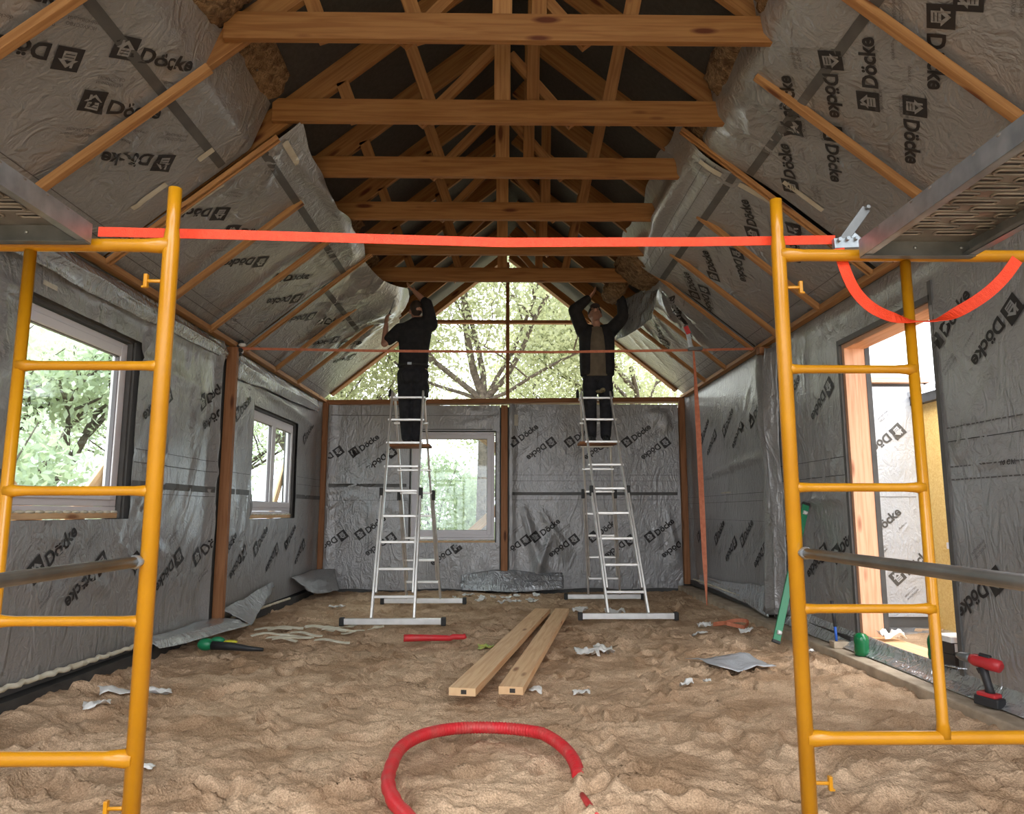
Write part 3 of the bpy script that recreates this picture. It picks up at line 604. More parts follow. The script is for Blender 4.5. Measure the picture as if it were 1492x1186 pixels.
roof_sheet(1, -7.66, -5.14, 1.66, 50, 1.93, mk([(-5.62, 1.02, 1), (-6.38, .80, 0), (-6.75, 1.02, 1), (-7.45, .80, 0), (-5.50, .60, 0), (-7.4, 1.04, 1)]),
    [(-7.64, -5.16, 1.29, 1.35, 3, .002), (-7.64, -5.16, 1.47, 1.474, 2, .002), (-7.64, -5.16, 1.56, 1.564, 2, .002), (-7.64, -5.16, .2, .206, 2, .002), (-5.26, -5.20, .95, 1.25, 4, .004), (-5.26, -5.20, 1.4, 1.6, 4, .004)],
    [(-7.4, 1.62, 2, 2, .04, .05), (-7, 1.72, -3, 1.6, .03, .04)]+rand_pleats(6, -5.6, -5.2, .3, 1.3, 100, 15, .5, 69), .09, 'printed membrane on the right roof slope in the middle bay with a rolled upper edge', jag(1.93, .03, 4), seed=5)
roof_sheet(1, -10.85, -7.70, 2.4, 60, 1.42, mk([(-8.45, .76, 0), (-9.3, .95, 1), (-9.6, .72, 0), (-8.1, 1.0, 1)]),
    [(-10.8, -7.75, .2, .206, 2, .002), (-10.8, -7.75, .28, .286, 2, .002)],
    fan(-7.85, 1.3, 190, 260, 12, 1.1, .03, .028, 70)+rand_pleats(14, -10.5, -8, .3, 1.2, 70, 20, .8, 71), .0, 'crinkled membrane on the far right roof slope beside the right worker', jag(1.42, .03, 5), seed=6)

# ---- roof battens over the membrane
def batten(side, y, b0, b1, label, w=.05, h=.045):
    x0 = XL if side < 0 else XR; z0 = ZPL if side < 0 else ZPR; nx, nz = -side*SL/K, -1/K
    P = lambda b: (x0-side*b/K+nx*.05, y, z0+b*SL/K+nz*.05)
    o = beam('roof_batten', P(b0), P(b1), w, h, M['batten'], label, 'timber batten', ('left' if side < 0 else 'right')+' slope battens', up=(nx, 0, nz), bevel=.004)
    return o
for y, b0, b1, t in [(2.97, .10, 1.40, 'nearest batten on the left roof slope, cut by the photo top corner'), (3.80, .10, 1.37, 'second nearest batten on the left roof slope, running up to the folded membrane'),
    (5.63, .03, 1.40, 'batten on the left roof slope just beyond the taped seam'), (6.50, .03, 1.42, 'batten on the left roof slope, second beyond the taped seam'),
    (8.40, .03, 1.41, 'dark shaded batten on the left slope ending at the ballooning membrane'), (9.31, .02, 1.38, 'farthest batten on the left roof slope, left of the left worker')]:
    batten(-1, y, b0, b1, t)
for y, b0, b1, t in [(3.27, .10, 1.60, 'nearest batten on the right roof slope, crossing the photo top right corner'), (4.14, .10, 1.56, 'second nearest batten on the right roof slope with a rounded upper end'),
    (6.02, .04, 1.50, 'batten on the right roof slope just beyond the taped seam'), (6.98, .04, 1.45, 'batten on the right roof slope, second beyond the taped seam'),
    (8.66, .04, 1.30, 'far batten on the right roof slope near the hanging strap'), (9.55, .04, 1.30, 'farthest batten on the right roof slope, right of the right worker')]:
    batten(1, y, b0, b1, t)
for side, y, top, t in ((-1, 4.73, 1.50, 'thin'), (1, 5.12, 1.85, 'thin'), (-1, 7.39, 1.72, 'narrow'), (1, 7.68, 1.5, 'narrow')):
    sd_ = 'left' if side < 0 else 'right'
    for k in (0, 1):
        w_ = 'nearer' if k == 0 else 'farther'
        batten(side, y-.022+.044*k, .05, top, '%s strip of the thin pair along the %s membrane seam, %s slope' % (w_, 'near' if y < 6 else 'far', sd_), .02, .03)

# ---- trusses
def truss(y, k, tie=True):
    ords = ['nearest', 'second', 'third', 'fourth', 'fifth', 'sixth']
    lab = ('pine roof truss with horizontal tie and webs, %s from the camera' % ords[k]) if tie else ('pair of rafters without a tie, %s of the two just before the gable' % ('nearer' if k == 0 else 'farther'))
    t = thing('roof_truss' if tie else 'rafter_pair', lab, 'roof truss', (0, y, 3.86), 'roof trusses' if tie else 'plain rafter pairs')
    th = .045; rd = .19
    off = .0
    for sg in (-1, 1):
        xw, zw = (XL, ZPL) if sg < 0 else (XR, ZPR)
        b = MB(); up = Vector((sg*SL/K, 0, 1/K)); o2 = up*(rd/2+.02)
        b.bar(Vector((xw-(-sg)*0, y, zw))+o2, Vector((APX, y, APZ))+o2, th, rd, up); b.build('rafter', M['rafter'], t, bevel=.003)
    if tie:
        xa = -1.62; xb = 1.66
        b = MB(); b.bar((xa, y-.047, 3.945), (xb, y-.047, 3.945), .045, .17); b.build('tie', M['rafter'], t, bevel=.003)
        tb = 3.89; yy = y+.0
        zr_ = lambda x: (zl(x) if x < APX else zr(x))
        def web(x0, z0, x1, z1, w=.09, yo=0):
            b = MB(); b.bar((x0, yy+yo, z0), (x1, yy+yo, z1), th, w, (1, 0, 0)); b.build('web', M['rafter'], t, bevel=.003)
        b = MB(); b.bar((-.005, y-.02, tb), (-.005, y-.02, APZ+.1), .115, .07, (0, 1, 0)); b.build('king_post', M['batten'], t, bevel=.003)
        web(-.47, tb, -.70, zr_(-.70)+.06)
        web(-1.04, tb, -1.15, zr_(-1.15)+.05)
        xi = (.21, .21, .21, .40, .43, .43)[k]
        web(xi, tb, xi+.02, zr_(xi)+.06); web(.72, tb, .86, zr_(.86)+.06)
        web(-.60, tb, -.05, 4.49, .07, .03); web(.50, tb, .05, 4.44, .07, .03)
    return t
for k, y in enumerate(TRUSS_Y): truss(y, k)
for k, y in enumerate(BACK_Y): truss(y, k, False)

# ---- mineral wool poking out above the membrane edges
def wool(name_label, c, r, seed, rotz=0):
    rr = random.Random(seed); bm = bmesh.new(); bmesh.ops.create_icosphere(bm, subdivisions=4, radius=1)
    for v in bm.verts:
        p = v.co; f = .5*float(fbm(np.array(p.x*2.2+seed), np.array(p.y*2.2+p.z*1.7)))+.35*float(fbm(np.array(p.x*6+p.z*5+seed), np.array(p.y*6-p.z*3)))
        q = Vector([math.copysign(abs(a)**.6, a) for a in p])
        v.co = Vector((q.x*r[0], q.y*r[1], q.z*r[2]))*(.62+f)
    me = bpy.data.meshes.new('insulation'); bm.to_mesh(me); bm.free(); me.materials.append(M['wool'])
    me.polygons.foreach_set('use_smooth', [True]*len(me.polygons))
    o = bpy.data.objects.new('insulation_batt', me); C.objects.link(o); o.location = c; o.rotation_euler = (0, R(38 if c[0] < 0 else -38)*-1, rotz)
    return tag(o, name_label, 'insulation', 'mineral wool batts')
wool('shaggy brown mineral wool above the folded left membrane, left of the nearest truss tie', (-1.68, 4.36, 4.10), (.22, .42, .14), 1)
wool('brown mineral wool tucked at the top left corner above the nearest fold', (-1.66, 3.45, 4.05), (.22, .40, .14), 2)
wool('small tuft of mineral wool between the fourth and fifth ties on the left', (-1.66, 6.95, 4.06), (.20, .36, .12), 3)
wool('mineral wool behind the left membrane edge near the sixth tie', (-1.66, 7.9, 4.04), (.20, .38, .12), 4)
wool('brown mineral wool above the right membrane, right of the nearest truss tie', (1.62, 4.36, 4.12), (.20, .42, .14), 5)
wool('brown mineral wool at the top right of the nearest tie', (1.62, 3.45, 4.10), (.20, .40, .14), 6)
wool('tuft of mineral wool at the right end of the second tie', (1.60, 5.2, 4.08), (.18, .36, .13), 7)
wool('mineral wool fringe at the right ends of the third and fourth ties', (1.58, 6.1, 4.08), (.18, .38, .13), 8)
wool('mineral wool behind the rolled right membrane edge near the fifth tie', (1.58, 6.95, 4.08), (.18, .38, .13), 9)
wool('big brown mineral wool batt being fitted above the right worker', (1.58, 7.95, 3.96), (.26, .42, .14), 10)
wool('bunched mineral wool held by the right worker', (1.42, 8.75, 3.93), (.12, .22, .16), 11)

# ---- posts
def post(x, y, z0, z1, w, d, label, m='stud'):
    b = MB(); b.bar((x, y, z0), (x, y, z1), w, d, (0, 1, 0)); return tag(b.build('wall_post', M[m], bevel=.004), label, 'timber post', 'wall posts')
post(XL+.05, 7.13, .10, ZPL-.03, .10, .065, 'reddish timber post on the left wall between the two membranes')
post(XL+.07, YB-.03, .0, ZPL-.03, .10, .09, 'timber corner post where the left wall meets the back wall')
post(.03, YB-.02, .12, 2.76, .10, .09, 'timber post in the middle of the back wall beside the window')
post(XR-.08, YB-.03, .10, ZPR-.03, .10, .09, 'timber corner post where the right wall meets the back wall')
post(XR-.06, 7.42, 2.80, ZPR-.03, .12, .10, 'short timber block under the right wall plate at the membrane seam')
# loose seams: hanging folds of film
def film(name, label, pts_rows, m='foil', th=.002, cat='plastic film', group=None, seed=0, amp=.01):
    """pts_rows: list of rows of points (rough), refined to a crumpled sheet"""
    A = np.array(pts_rows, float); ny, nx, _ = A.shape; n = 9
    def up(A, n, ax):
        N = A.shape[ax]; t = np.linspace(0, N-1, (N-1)*n+1); i = np.clip(t.astype(int), 0, N-2); f = t-i; f = f*f*(3-2*f)*.5+f*.5
        a = np.take(A, i, ax); b = np.take(A, i+1, ax); sh = [1, 1, 1]; sh[ax] = len(t); f = f.reshape(sh); return a*(1-f)+b*f
    B = up(up(A, n, 0), n, 1); U, V = np.meshgrid(np.arange(B.shape[1]), np.arange(B.shape[0]))
    for k in range(3): B[..., k] += amp*2*(fbm(U*.23+seed*7+k*31, V*.23+k*11, 3)-.45)
    me = grid_mesh(name, B, [M[m]]); o = bpy.data.objects.new(name, me); C.objects.link(o)
    s = o.modifiers.new('thick', 'SOLIDIFY'); s.thickness = th; s.offset = 0
    return tag(o, label, cat, group)
film('membrane_flap', 'crumpled grey membrane edge gathered beside the timber post behind the right scaffold', [[(XR-.02, 7.72, 2.84), (XR-.10, 7.58, 2.82), (XR-.03, 7.42, 2.84), (XR-.11, 7.3, 2.84), (XR-.02, 7.18, 2.84)], [(XR-.02, 7.66, 2.0), (XR-.11, 7.55, 2.0), (XR-.04, 7.44, 2.0), (XR-.13, 7.33, 2.0), (XR-.02, 7.2, 2.0)], [(XR-.02, 7.62, 1.2), (XR-.10, 7.52, 1.2), (XR-.03, 7.42, 1.2), (XR-.10, 7.32, 1.2), (XR-.02, 7.2, 1.2)], [(XR-.02, 7.7, .16), (XR-.16, 7.55, .14), (XR-.06, 7.42, .12), (XR-.14, 7.3, .14), (XR-.02, 7.18, .16)]], 'membrane', amp=.03, seed=2)
film('membrane_flap', 'shiny crinkled membrane band under the left wall plate above the near window', [[(XL+.03, 3.3, 2.78), (XL+.03, 4.2, 2.78), (XL+.03, 5.2, 2.78), (XL+.03, 6.2, 2.78), (XL+.03, 7.0, 2.78)], [(XL+.10, 3.3, 2.68), (XL+.09, 4.2, 2.69), (XL+.09, 5.2, 2.69), (XL+.08, 6.2, 2.70), (XL+.06, 7.0, 2.70)], [(XL+.05, 3.3, 2.57), (XL+.06, 4.2, 2.58), (XL+.05, 5.2, 2.60), (XL+.04, 6.2, 2.62), (XL+.04, 7.0, 2.64)]], 'foil', amp=.025, seed=3)
film('membrane_flap', 'shiny crinkled membrane band under the left wall plate above the far window', [[(XL+.03, 7.25, 2.78), (XL+.03, 8.2, 2.78), (XL+.03, 9.4, 2.78), (XL+.03, 10.6, 2.78)], [(XL+.08, 7.25, 2.66), (XL+.07, 8.2, 2.67), (XL+.07, 9.4, 2.67), (XL+.06, 10.6, 2.69)], [(XL+.03, 7.3, 2.50), (XL+.04, 8.2, 2.55), (XL+.04, 9.4, 2.58), (XL+.04, 10.6, 2.62)]], 'foil', amp=.02, seed=4)
film('membrane_flap', 'grey membrane edge lying out on the sand at the foot of the left post', [[(XL+.04, 5.6, .20), (XL+.04, 6.3, .18), (XL+.05, 7.0, .17)], [(XL+.12, 5.65, .17), (XL+.20, 6.3, .17), (XL+.30, 7.0, .15)], [(XL+.16, 5.7, .12), (XL+.30, 6.25, .12), (XL+.42, 6.95, .11)]], 'foil', amp=.015, seed=5)
film('membrane_flap', 'loose silvery membrane corner folded forward right of the left post', [[(XL+.04, 7.2, .22), (XL+.04, 7.9, .25), (XL+.04, 8.8, .33)], [(XL+.18, 7.25, .14), (XL+.10, 7.9, .18), (XL+.06, 8.8, .28)], [(XL+.34, 7.25, .06), (XL+.20, 7.8, .08), (XL+.08, 8.6, .2)]], 'foil', amp=.02, seed=6)
film('membrane_flap', 'loose membrane draped to the ground at the left back corner', [[(XL+.04, 9.6, .30), (XL+.04, 10.5, .34), (-2.45, YB-.04, .32)], [(XL+.12, 9.8, .18), (XL+.22, 10.4, .20), (-2.40, YB-.14, .18)], [(XL+.22, 10.0, .06), (XL+.36, 10.4, .05), (-2.35, YB-.22, .05)]], 'membrane', amp=.03, seed=7)
film('membrane_flap', 'hem of the back wall membrane crumpled on the sand below the middle post', [[(-.6, YB-.04, .22), (-.1, YB-.06, .30), (.4, YB-.06, .28), (.9, YB-.04, .26)], [(-.6, YB-.12, .12), (-.15, YB-.18, .12), (.4, YB-.2, .14), (.9, YB-.1, .14)], [(-.6, YB-.16, .03), (-.15, YB-.28, .03), (.35, YB-.3, .03), (.9, YB-.16, .04)]], 'foil', amp=.03, seed=8)
film('membrane_flap', 'silvery membrane hem hanging loose along the foot of the far right wall', [[(XR-.03, 7.5, .42), (XR-.03, 8.3, .34), (XR-.03, 9.4, .30), (XR-.03, 10.4, .28)], [(XR-.06, 7.5, .28), (XR-.05, 8.3, .26), (XR-.04, 9.4, .24), (XR-.04, 10.4, .22)], [(XR-.12, 7.5, .10), (XR-.08, 8.3, .13), (XR-.06, 9.4, .15), (XR-.05, 10.4, .16)]], 'foil', amp=.02, seed=9)
film('membrane_flap', 'silvery membrane strip lying along the kerb below the doorway', [[(XR+.01, 3.0, .20), (XR+.01, 4.2, .19), (XR+.01, 5.4, .19), (XR+.01, 6.4, .22), (XR+.01, 7.2, .26)], [(XR-.03, 3.0, .12), (XR-.04, 4.2, .12), (XR-.04, 5.4, .12), (XR-.06, 6.4, .14), (XR-.05, 7.2, .16)], [(XR-.09, 3.0, .083), (XR-.10, 4.2, .083), (XR-.10, 5.4, .083), (XR-.12, 6.4, .085), (XR-.10, 7.2, .085)]], 'foil', amp=.006, seed=10)
film('membrane_flap', 'silvery membrane flap hanging from the roof beside the right worker', [[(1.86, 8.0, 3.86), (1.74, 8.4, 3.86), (1.55, 8.8, 3.80)], [(1.80, 8.1, 3.62), (1.68, 8.5, 3.58), (1.50, 8.9, 3.52)], [(1.74, 8.2, 3.40), (1.66, 8.6, 3.36), (1.44, 9.0, 3.34)]], 'foil', amp=.03, seed=11)

# ---- windows (names: structure)
def window(name, axis, plane, a0, a1, z0, z1, sashes, fw=.075, depth=.07, inward=1, sill=True):
    """axis 'x': window in a wall whose plane is x=plane (a runs along y); 'y': wall plane y=plane (a runs along x)"""
    root = bpy.data.objects.new(name, None); C.objects.link(root); struct(root)
    root.location = (plane, (a0+a1)/2, z0) if axis == 'x' else ((a0+a1)/2, plane, z0)
    def bx(b, a_0, a_1, d0, d1, zz0, zz1, mi=0):
        d0, d1 = sorted((d0, d1))
        if axis == 'x': b.box((plane+d0, a_0, zz0), (plane+d1, a_1, zz1), mi)
        else: b.box((a_0, plane+d0, zz0), (a_1, plane+d1, zz1), mi)
    s = inward
    def ring(nm, A0, A1, Z0, Z1, w, d0, d1, m, par=None):
        b = MB(); bx(b, A0, A0+w, d0, d1, Z0, Z1); bx(b, A1-w, A1, d0, d1, Z0, Z1); bx(b, A0+w, A1-w, d0, d1, Z0, Z0+w); bx(b, A0+w, A1-w, d0, d1, Z1-w, Z1); return b.build(nm, M[m], par or root, bevel=.005)
    ring('frame', a0+.03, a1-.03, z0+.09, z1-.03, fw, 0, -s*depth, 'pvc')
    w = (a1-a0-.06-2*fw*.6)
    x = a0+.03+fw*.6
    for i, fr in enumerate(sashes):
        ws = w*fr; sh_ = ring('sash', x, x+ws, z0+.09+fw*.6, z1-.03-fw*.6, .065, s*.015, -s*.045, 'pvc')
        ring('gasket', x+.063, x+ws-.063, z0+.09+fw*.6+.063, z1-.03-fw*.6-.063, .008, s*.004, -s*.03, 'gasket', sh_)
        b = MB(); bx(b, x+.064, x+ws-.064, -s*.012, -s*.02, z0+.154+fw*.6, z1-.094-fw*.6); b.build('pane', M['glass'], sh_)
        x += ws
    if sill:
        b = MB(); bx(b, a0+.01, a1-.01, 0.01*s, -s*.09, z0+.005, z0+.045); b.build('sill_board', M['pale_wood'], root, bevel=.003)
        b = MB(); bx(b, a0+.03, a1-.03, 0.0, -s*.06, z0+.047, z0+.088); b.build('sill_profile', M['pvc'], root, bevel=.003)
        b = MB(); 
        for i in range(14):
            aa = a0+.05+(a1-a0-.1)*i/13; c = (plane+s*.0, aa, z0+.05) if axis == 'x' else (aa, plane+s*.0, z0+.05); b.ball(c, (.018, .05, .012) if axis == 'x' else (.05, .018, .012), 8)
        b.build('foam_bead', M['foam'], root)
    b = MB(); t = .02
    bx(b, a0, a0+t, s*.03, -s*.10, z0, z1); bx(b, a1-t, a1, s*.03, -s*.10, z0, z1); bx(b, a0, a1, s*.03, -s*.10, z1-t, z1)
    b.build('reveal', M['tape'], root)
    return root
window('window_1', 'x', XL-.075, W1[0], W1[1]-.02, W1[2], W1[3], [1.0])
window('window_2', 'x', XL-.06, W2[0], W2[1], W2[2], W2[3], [.5, .5])
window('window_3', 'y', YB+.05, W3[0], W3[1], W3[2]-.02, W3[3]+.02, [1.0], inward=-1)
# three small plugs on the near window frame
b = MB()
for k in range(3): b.tube([(XL-.062, 4.165, 1.86+.028*k), (XL-.055, 4.165, 1.86+.028*k)], .006, 8)
put = b.build('hinge_plug', M['black'], bpy.data.objects['window_1'])

# ---- doorway frame
root = bpy.data.objects.new('door_1', None); C.objects.link(root); root.location = (XR, DR[0], DR[2]); struct(root)
def jamb(nm, lo, hi, m): b = MB(); b.box(lo, hi); return b.build(nm, M[m], root, bevel=.003)
jamb('jamb', (XR+.01, DR[1]-.05, DR[2]), (XR+.05+WT, DR[1], DR[3]), 'pink_wood')
jamb('jamb', (XR+.01, DR[0], DR[2]), (XR+.05+WT, DR[0]+.05, DR[3]), 'pink_wood')
jamb('head', (XR+.01, DR[0]+.05, DR[3]-.05), (XR+.05+WT, DR[1]-.05, DR[3]), 'pink_wood')
jamb('threshold', (XR+.01, DR[0]+.05, DR[2]-.04), (XR+.10+WT, DR[1]-.05, DR[2]+.01), 'pale_wood')
b = MB(); x0, x1 = XR-.012, XR+.012
b.box((x0, DR[1]-.012, DR[2]-.05), (x1, DR[1]+.03, DR[3]+.03)); b.box((x0, DR[0]-.03, DR[2]-.05), (x1, DR[0]+.012, DR[3]+.12)); b.box((x0, DR[0], DR[3]-.012), (x1, DR[1], DR[3]+.03)); b.box((x0, DR[0], DR[2]-.05), (x1, DR[1], DR[2]-.015))
b.build('dark_edge_tape', M['tape'], root)
b = MB(); b.box((XR+WT+.04, DR[1]-.055, DR[2]), (XR+WT+.08, DR[1]+.06, DR[3])); b.build('outer_seal', M['dark_strip'], root)

# ================================================================== SCAFFOLD FRAMES
def flared(b, p, q, r, fl=1.45, n=14):
    p = Vector(p); q = Vector(q); L = (q-p).length; N = 14; pts = []; rr = []
    for i in range(N+1):
        t = i/N; pts.append(p+(q-p)*t); e = min(t, 1-t)*L; rr.append(r*(1+(fl-1)*max(0, 1-e/.055)**1.5))
    b.tube(pts, rr, n)
def scaffold(sg, y, xm, xi, xo, ztop, rungs, ztube, zi_top, label):
    t = thing('yellow_scaffold', label, 'scaffold', (xm, y, 0), 'yellow scaffold frames')
    zb = sz(xm, y)-.06
    b = MB(); b.tube([(xm, y, zb), (xm, y, ztop-.17), (xm, y, ztop-.16), (xm, y, ztop-.13), (xm, y, ztop-.12), (xm, y, ztop)], [.0245, .0245, .0235, .0195, .0205, .0205], 18); mp_ = b.build('main_post', M['yellow'], t)
    b = MB(); b.tube([(xo, y, zb), (xo, y, ztop)], .0245, 16); b.build('main_post', M['yellow'], t)
    b = MB(); b.tube([(xi, y, rungs[0]), (xi, y, rungs[0]+.05), (xi, y, zi_top)], [.024, .0175, .0175], 14); b.build('ladder_post', M['yellow'], t)
    for k, z in enumerate(rungs):
        b = MB()
        if k == 0: flared(b, (xm, y, z), (xo, y, z), .021, 1.35)
        else: flared(b, (xm, y, z), (xi, y, z), .0145, 1.55)
        b.build('rung' if k else 'bottom_tube', M['yellow'], t)
    b = MB(); flared(b, (xm, y, ztube), (xo, y, ztube), .021, 1.3); b.build('top_tube', M['yellow'], t)
    for z in (rungs[0]-.13, ztube-.12):
        b = MB(); s = -1 if sg < 0 else 1
        b.tube([(xm+s*.02, y-.01, z), (xm+s*.062, y-.012, z)], .006, 8); b.bar((xm+s*.065, y-.012, z-.022), (xm+s*.065, y-.012, z+.022), .012, .016, (0, 1, 0)); b.bar((xm+s*.062, y-.012, z-.019), (xm+s*.078, y-.012, z-.019), .010, .008)
        b.build('lock_pin', M['yellow'], mp_, bevel=.003)
    return t
scaffold(-1, 2.2, -1.05, -1.49, -2.22, 2.176, [.452, .833, 1.213, 1.597], 1.985, 1.965, 'yellow tubular scaffold frame standing on the left, ladder rungs to its left')
scaffold(1, 2.4, .963, 1.405, 2.14, 2.24, [.440, .839, 1.231, 1.632], 2.037, 2.015, 'yellow tubular scaffold frame standing on the right with the strap ratchet above')
for sg, x, y, z, side in ((-1, -1.075, 2.19, 1.005, 'left'), (1, .985, 2.39, 1.018, 'right')):
    t = thing('cross_brace', 'grey galvanised guard tube running toward the camera from the '+side+' yellow frame', 'scaffold tube', (x, y, z), 'galvanised guard tubes')
    b = MB(); xe = x+sg*.0
    b.tube([(x, y-.03, z), (x+sg*.004, .4, z), (x+sg*.004, -.5, z)], [.0165]*3, 14); b.build('tube', M['galv_dark'], t)
    b = MB(); b.tube([(x-sg*.012, y-.035, z), (x-sg*.012, y+.005, z)], .012, 10); b.ball((x, y-.02, z), .021, 12); b.build('end_fitting', M['galv'], t)

def deck(xin, xout, y1, zb, label):
    """steel scaffold deck hooked on the top tube, seen from below; runs back toward and past the camera"""
    y0 = -.2; t = thing('scaffold_deck', label, 'scaffold deck', ((xin+xout)/2, y1, zb), 'steel scaffold decks')
    lo, hi = sorted((xin, xout)); H = .062
    for x, s in ((lo, 1), (hi, -1)):
        b = MB(); b.box((x-.0015, y0, zb), (x+.0015, y1, zb+H)); b.box((min(x, x+s*.028), y0, zb), (max(x, x+s*.028), y1, zb+.003)); b.box((min(x+s*.026, x+s*.028), y0, zb), (max(x+s*.026, x+s*.028), y1, zb+.016)); b.build('side_rail', M['galv'], t)
    b = MB(); b.box((lo, y0, zb+H-.003), (hi, y1, zb+H-.001))
    # embossed slots: raised rims, black bars standing in for their dark hollows, staggered rows
    y = y1-.08; row = 0; sl = MB(); w = hi-lo
    while y > y0+.1:
        for cx in ((lo+w*.26, lo+w*.74) if row % 2 == 0 else (lo+w*.5, lo+w*.08, lo+w*.92)):
            L = w*.15 if cx not in (lo+w*.08, lo+w*.92) else w*.045; rim = []
            for k in range(20):
                a = 2*math.pi*k/20; rim.append((cx+(L if math.cos(a) > 0 else -L)*(1 if abs(math.cos(a)) > .01 else 0)+.013*math.cos(a), y+.013*math.sin(a), zb+H-.005))
            b.tube(rim, .0045, 6, closed=True)
            sl.tube([(cx-L, y, zb+H-.0045), (cx+L, y, zb+H-.0045)], .010, 8, flat=.25)
        b.tube([(lo+.03, y-.024, zb+H-.003), (hi-.03, y-.024, zb+H-.003)], .003, 6)
        y -= .048; row += 1
    sl.build('slot_dark', M['black'], t)
    b.build('deck_plate', M['deck_steel'], t)
    b = MB(); b.box((lo, y1-.002, zb-.004), (hi, y1+.001, zb+H-.004)); b.box((lo, y1-.03, zb-.004), (hi, y1, zb-.001)); b.build('end_plate', M['galv_dark'], t)
    b = MB()
    for k in range(3): b.ball((lo+(hi-lo)*(.08+.42*k), y1-.004, zb+.035), (.006, .004, .006), 8)
    b.build('rivet', M['galv'], t)
    for x in (lo+.05, hi-.05):
        b = MB(); b.ribbon([(x, y1, zb+.02), (x, y1+.02, zb+.05), (x, y1+.045, zb+.055), (x, y1+.06, zb+.03)], .04, .004, [(1, 0, 0)]*4); b.build('hook', M['galv_dark'], t)
M['deck_steel'] = noise_mat('stained_deck_steel', (.20, .185, .165), (.34, .32, .295), 8, .42, .5, bump=.15, bscale=20)
deck(-1.275, -1.67, 2.15, 1.972, 'grey steel scaffold deck at the left edge, hooked on the left yellow frame')
deck(1.22, 1.60, 2.345, 2.010, 'grey steel scaffold deck with embossed slots at the right edge, on the right frame')

# ---- bright strap between the scaffolds, its ratchet and loop
b = MB(); b.ribbon([(-1.33, 2.28, 2.062), (-.9, 2.30, 2.062), (0, 2.35, 2.059), (.7, 2.44, 2.10), (1.195, 2.46, 2.118)], .033, .0025); tag(b.build('lashing_strap', M['strap']), 'taut bright orange red webbing strap stretched between both yellow scaffolds', 'strap')
def px(u, v, y):     # where a line of sight through the strap loop meets the plane y
    a = R(.765); p = R(8.29); F = Vector((math.sin(a)*math.cos(p), math.cos(a)*math.cos(p), math.sin(p))); Rr = Vector((math.cos(a), -math.sin(a), 0)); U = Rr.cross(F)
    d = Rr*((u-746)/1050)+U*((593-v)/1050)+F; return Vector((0, 0, 1.15))+d*(y/d.y)
lp = [px(*q) for q in ((1222, 362, 2.42), (1232, 395, 2.41), (1247, 425, 2.40), (1270, 448, 2.39), (1300, 462, 2.38), (1335, 468, 2.37), (1368, 466, 2.36), (1400, 452, 2.35), (1435, 430, 2.34), (1462, 405, 2.33), (1482, 378, 2.33))]
wd = [(1, 0, .2), (1, 0, .3), (.85, 0, .5), (.7, 0, .7), (.4, .2, .9), (.1, .9, .3), (-.1, .9, .3), (-.3, .3, .9), (-.45, .1, .9), (-.6, 0, .8), (-.7, 0, .7)]
def dense(p, w, n=5):
    P = []; Wd = []
    for i in range(len(p)-1):
        a = p[max(i-1, 0)]; c = p[i]; d = p[i+1]; e = p[min(i+2, len(p)-1)]
        for k in range(n):
            t = k/n; P.append(.5*((2*c)+(d-a)*t+(2*a-5*c+4*d-e)*t*t+(3*c-a-3*d+e)*t**3)); Wd.append(Vector(w[i]).lerp(Vector(w[i+1]), t))
    P.append(p[-1]); Wd.append(Vector(w[-1])); return P, Wd
P_, W_ = dense(lp, wd); b = MB(); b.ribbon(P_, .040, .0025, W_); tag(b.build('strap_tail', M['strap']), 'slack end of the orange red strap hanging in a loop below the right steel deck', 'strap')
t = thing('ratchet_buckle', 'steel ratchet buckle with a raised dark handle at the right end of the taut strap', 'ratchet', (1.16, 2.46, 2.07))
c = px(1232, 352, 2.43); e = px(1262, 304, 2.43)
b = MB(); b.bar(c-Vector((.02, 0, .012)), e, .032, .010, (0, 1, 0)); b.tube([e-Vector((0, .02, 0)), e+Vector((0, .02, 0))], .008, 8); b.build('handle', M['galv_dark'], t, bevel=.002)
b = MB(); b.bar(c-Vector((.045, .0, .01)), c+Vector((.05, 0, -.006)), .040, .022, (0, 1, 0)); b.bar(c+Vector((.02, 0, .0)), c+Vector((.045, 0, .026)), .038, .006, (0, 1, 0)); b.build('frame', M['galv'], t, bevel=.003)
b = MB()
for q in ((-.03, 0), (.0, .004), (.03, .006)): b.tube([c+Vector((q[0], -.026, q[1])), c+Vector((q[0], .026, q[1]))], .007, 10)
b.build('bolt', M['galv'], t)
# ---- rusty straps across the room
b = MB(); b.ribbon([(XL+.10, 7.18, 2.79), (-1.2, 7.25, 2.785), (.5, 7.35, 2.80), (2.0, 7.5, 2.86), (XR-.10, 7.6, 2.90)], .026, .003); tag(b.build('lashing_strap', M['strap_old']), 'dull rust coloured strap stretched across the room between both wall plates', 'strap')
b = MB(); P = [(2.03, 7.47, 2.85), (2.035, 7.46, 2.6), (2.04, 7.45, 2.2), (2.045, 7.45, 1.9), (2.05, 7.45, 1.5), (2.055, 7.45, 1.0), (2.06, 7.45, .6), (2.065, 7.45, .22)]
b.ribbon(P, [.02, .03, .05, .052, .06, .055, .045, .015], .003, [(1, 0, 0), (1, .3, 0), (1, 0, 0), (1, 0, 0), (1, .2, 0), (1, 0, 0), (1, 0, 0), (.6, .6, 0)]); tag(b.build('strap_tail', M['strap_old']), 'rust coloured strap end hanging straight down in front of the far right wall', 'strap')
t = thing('ratchet_buckle', 'small ratchet with a red and white handle on the rust coloured strap', 'ratchet', (2.0, 7.46, 2.86))
b = MB(); b.bar((1.97, 7.45, 2.86), (2.12, 7.46, 2.87), .05, .035); b.build('frame', M['galv_dark'], t, bevel=.004)
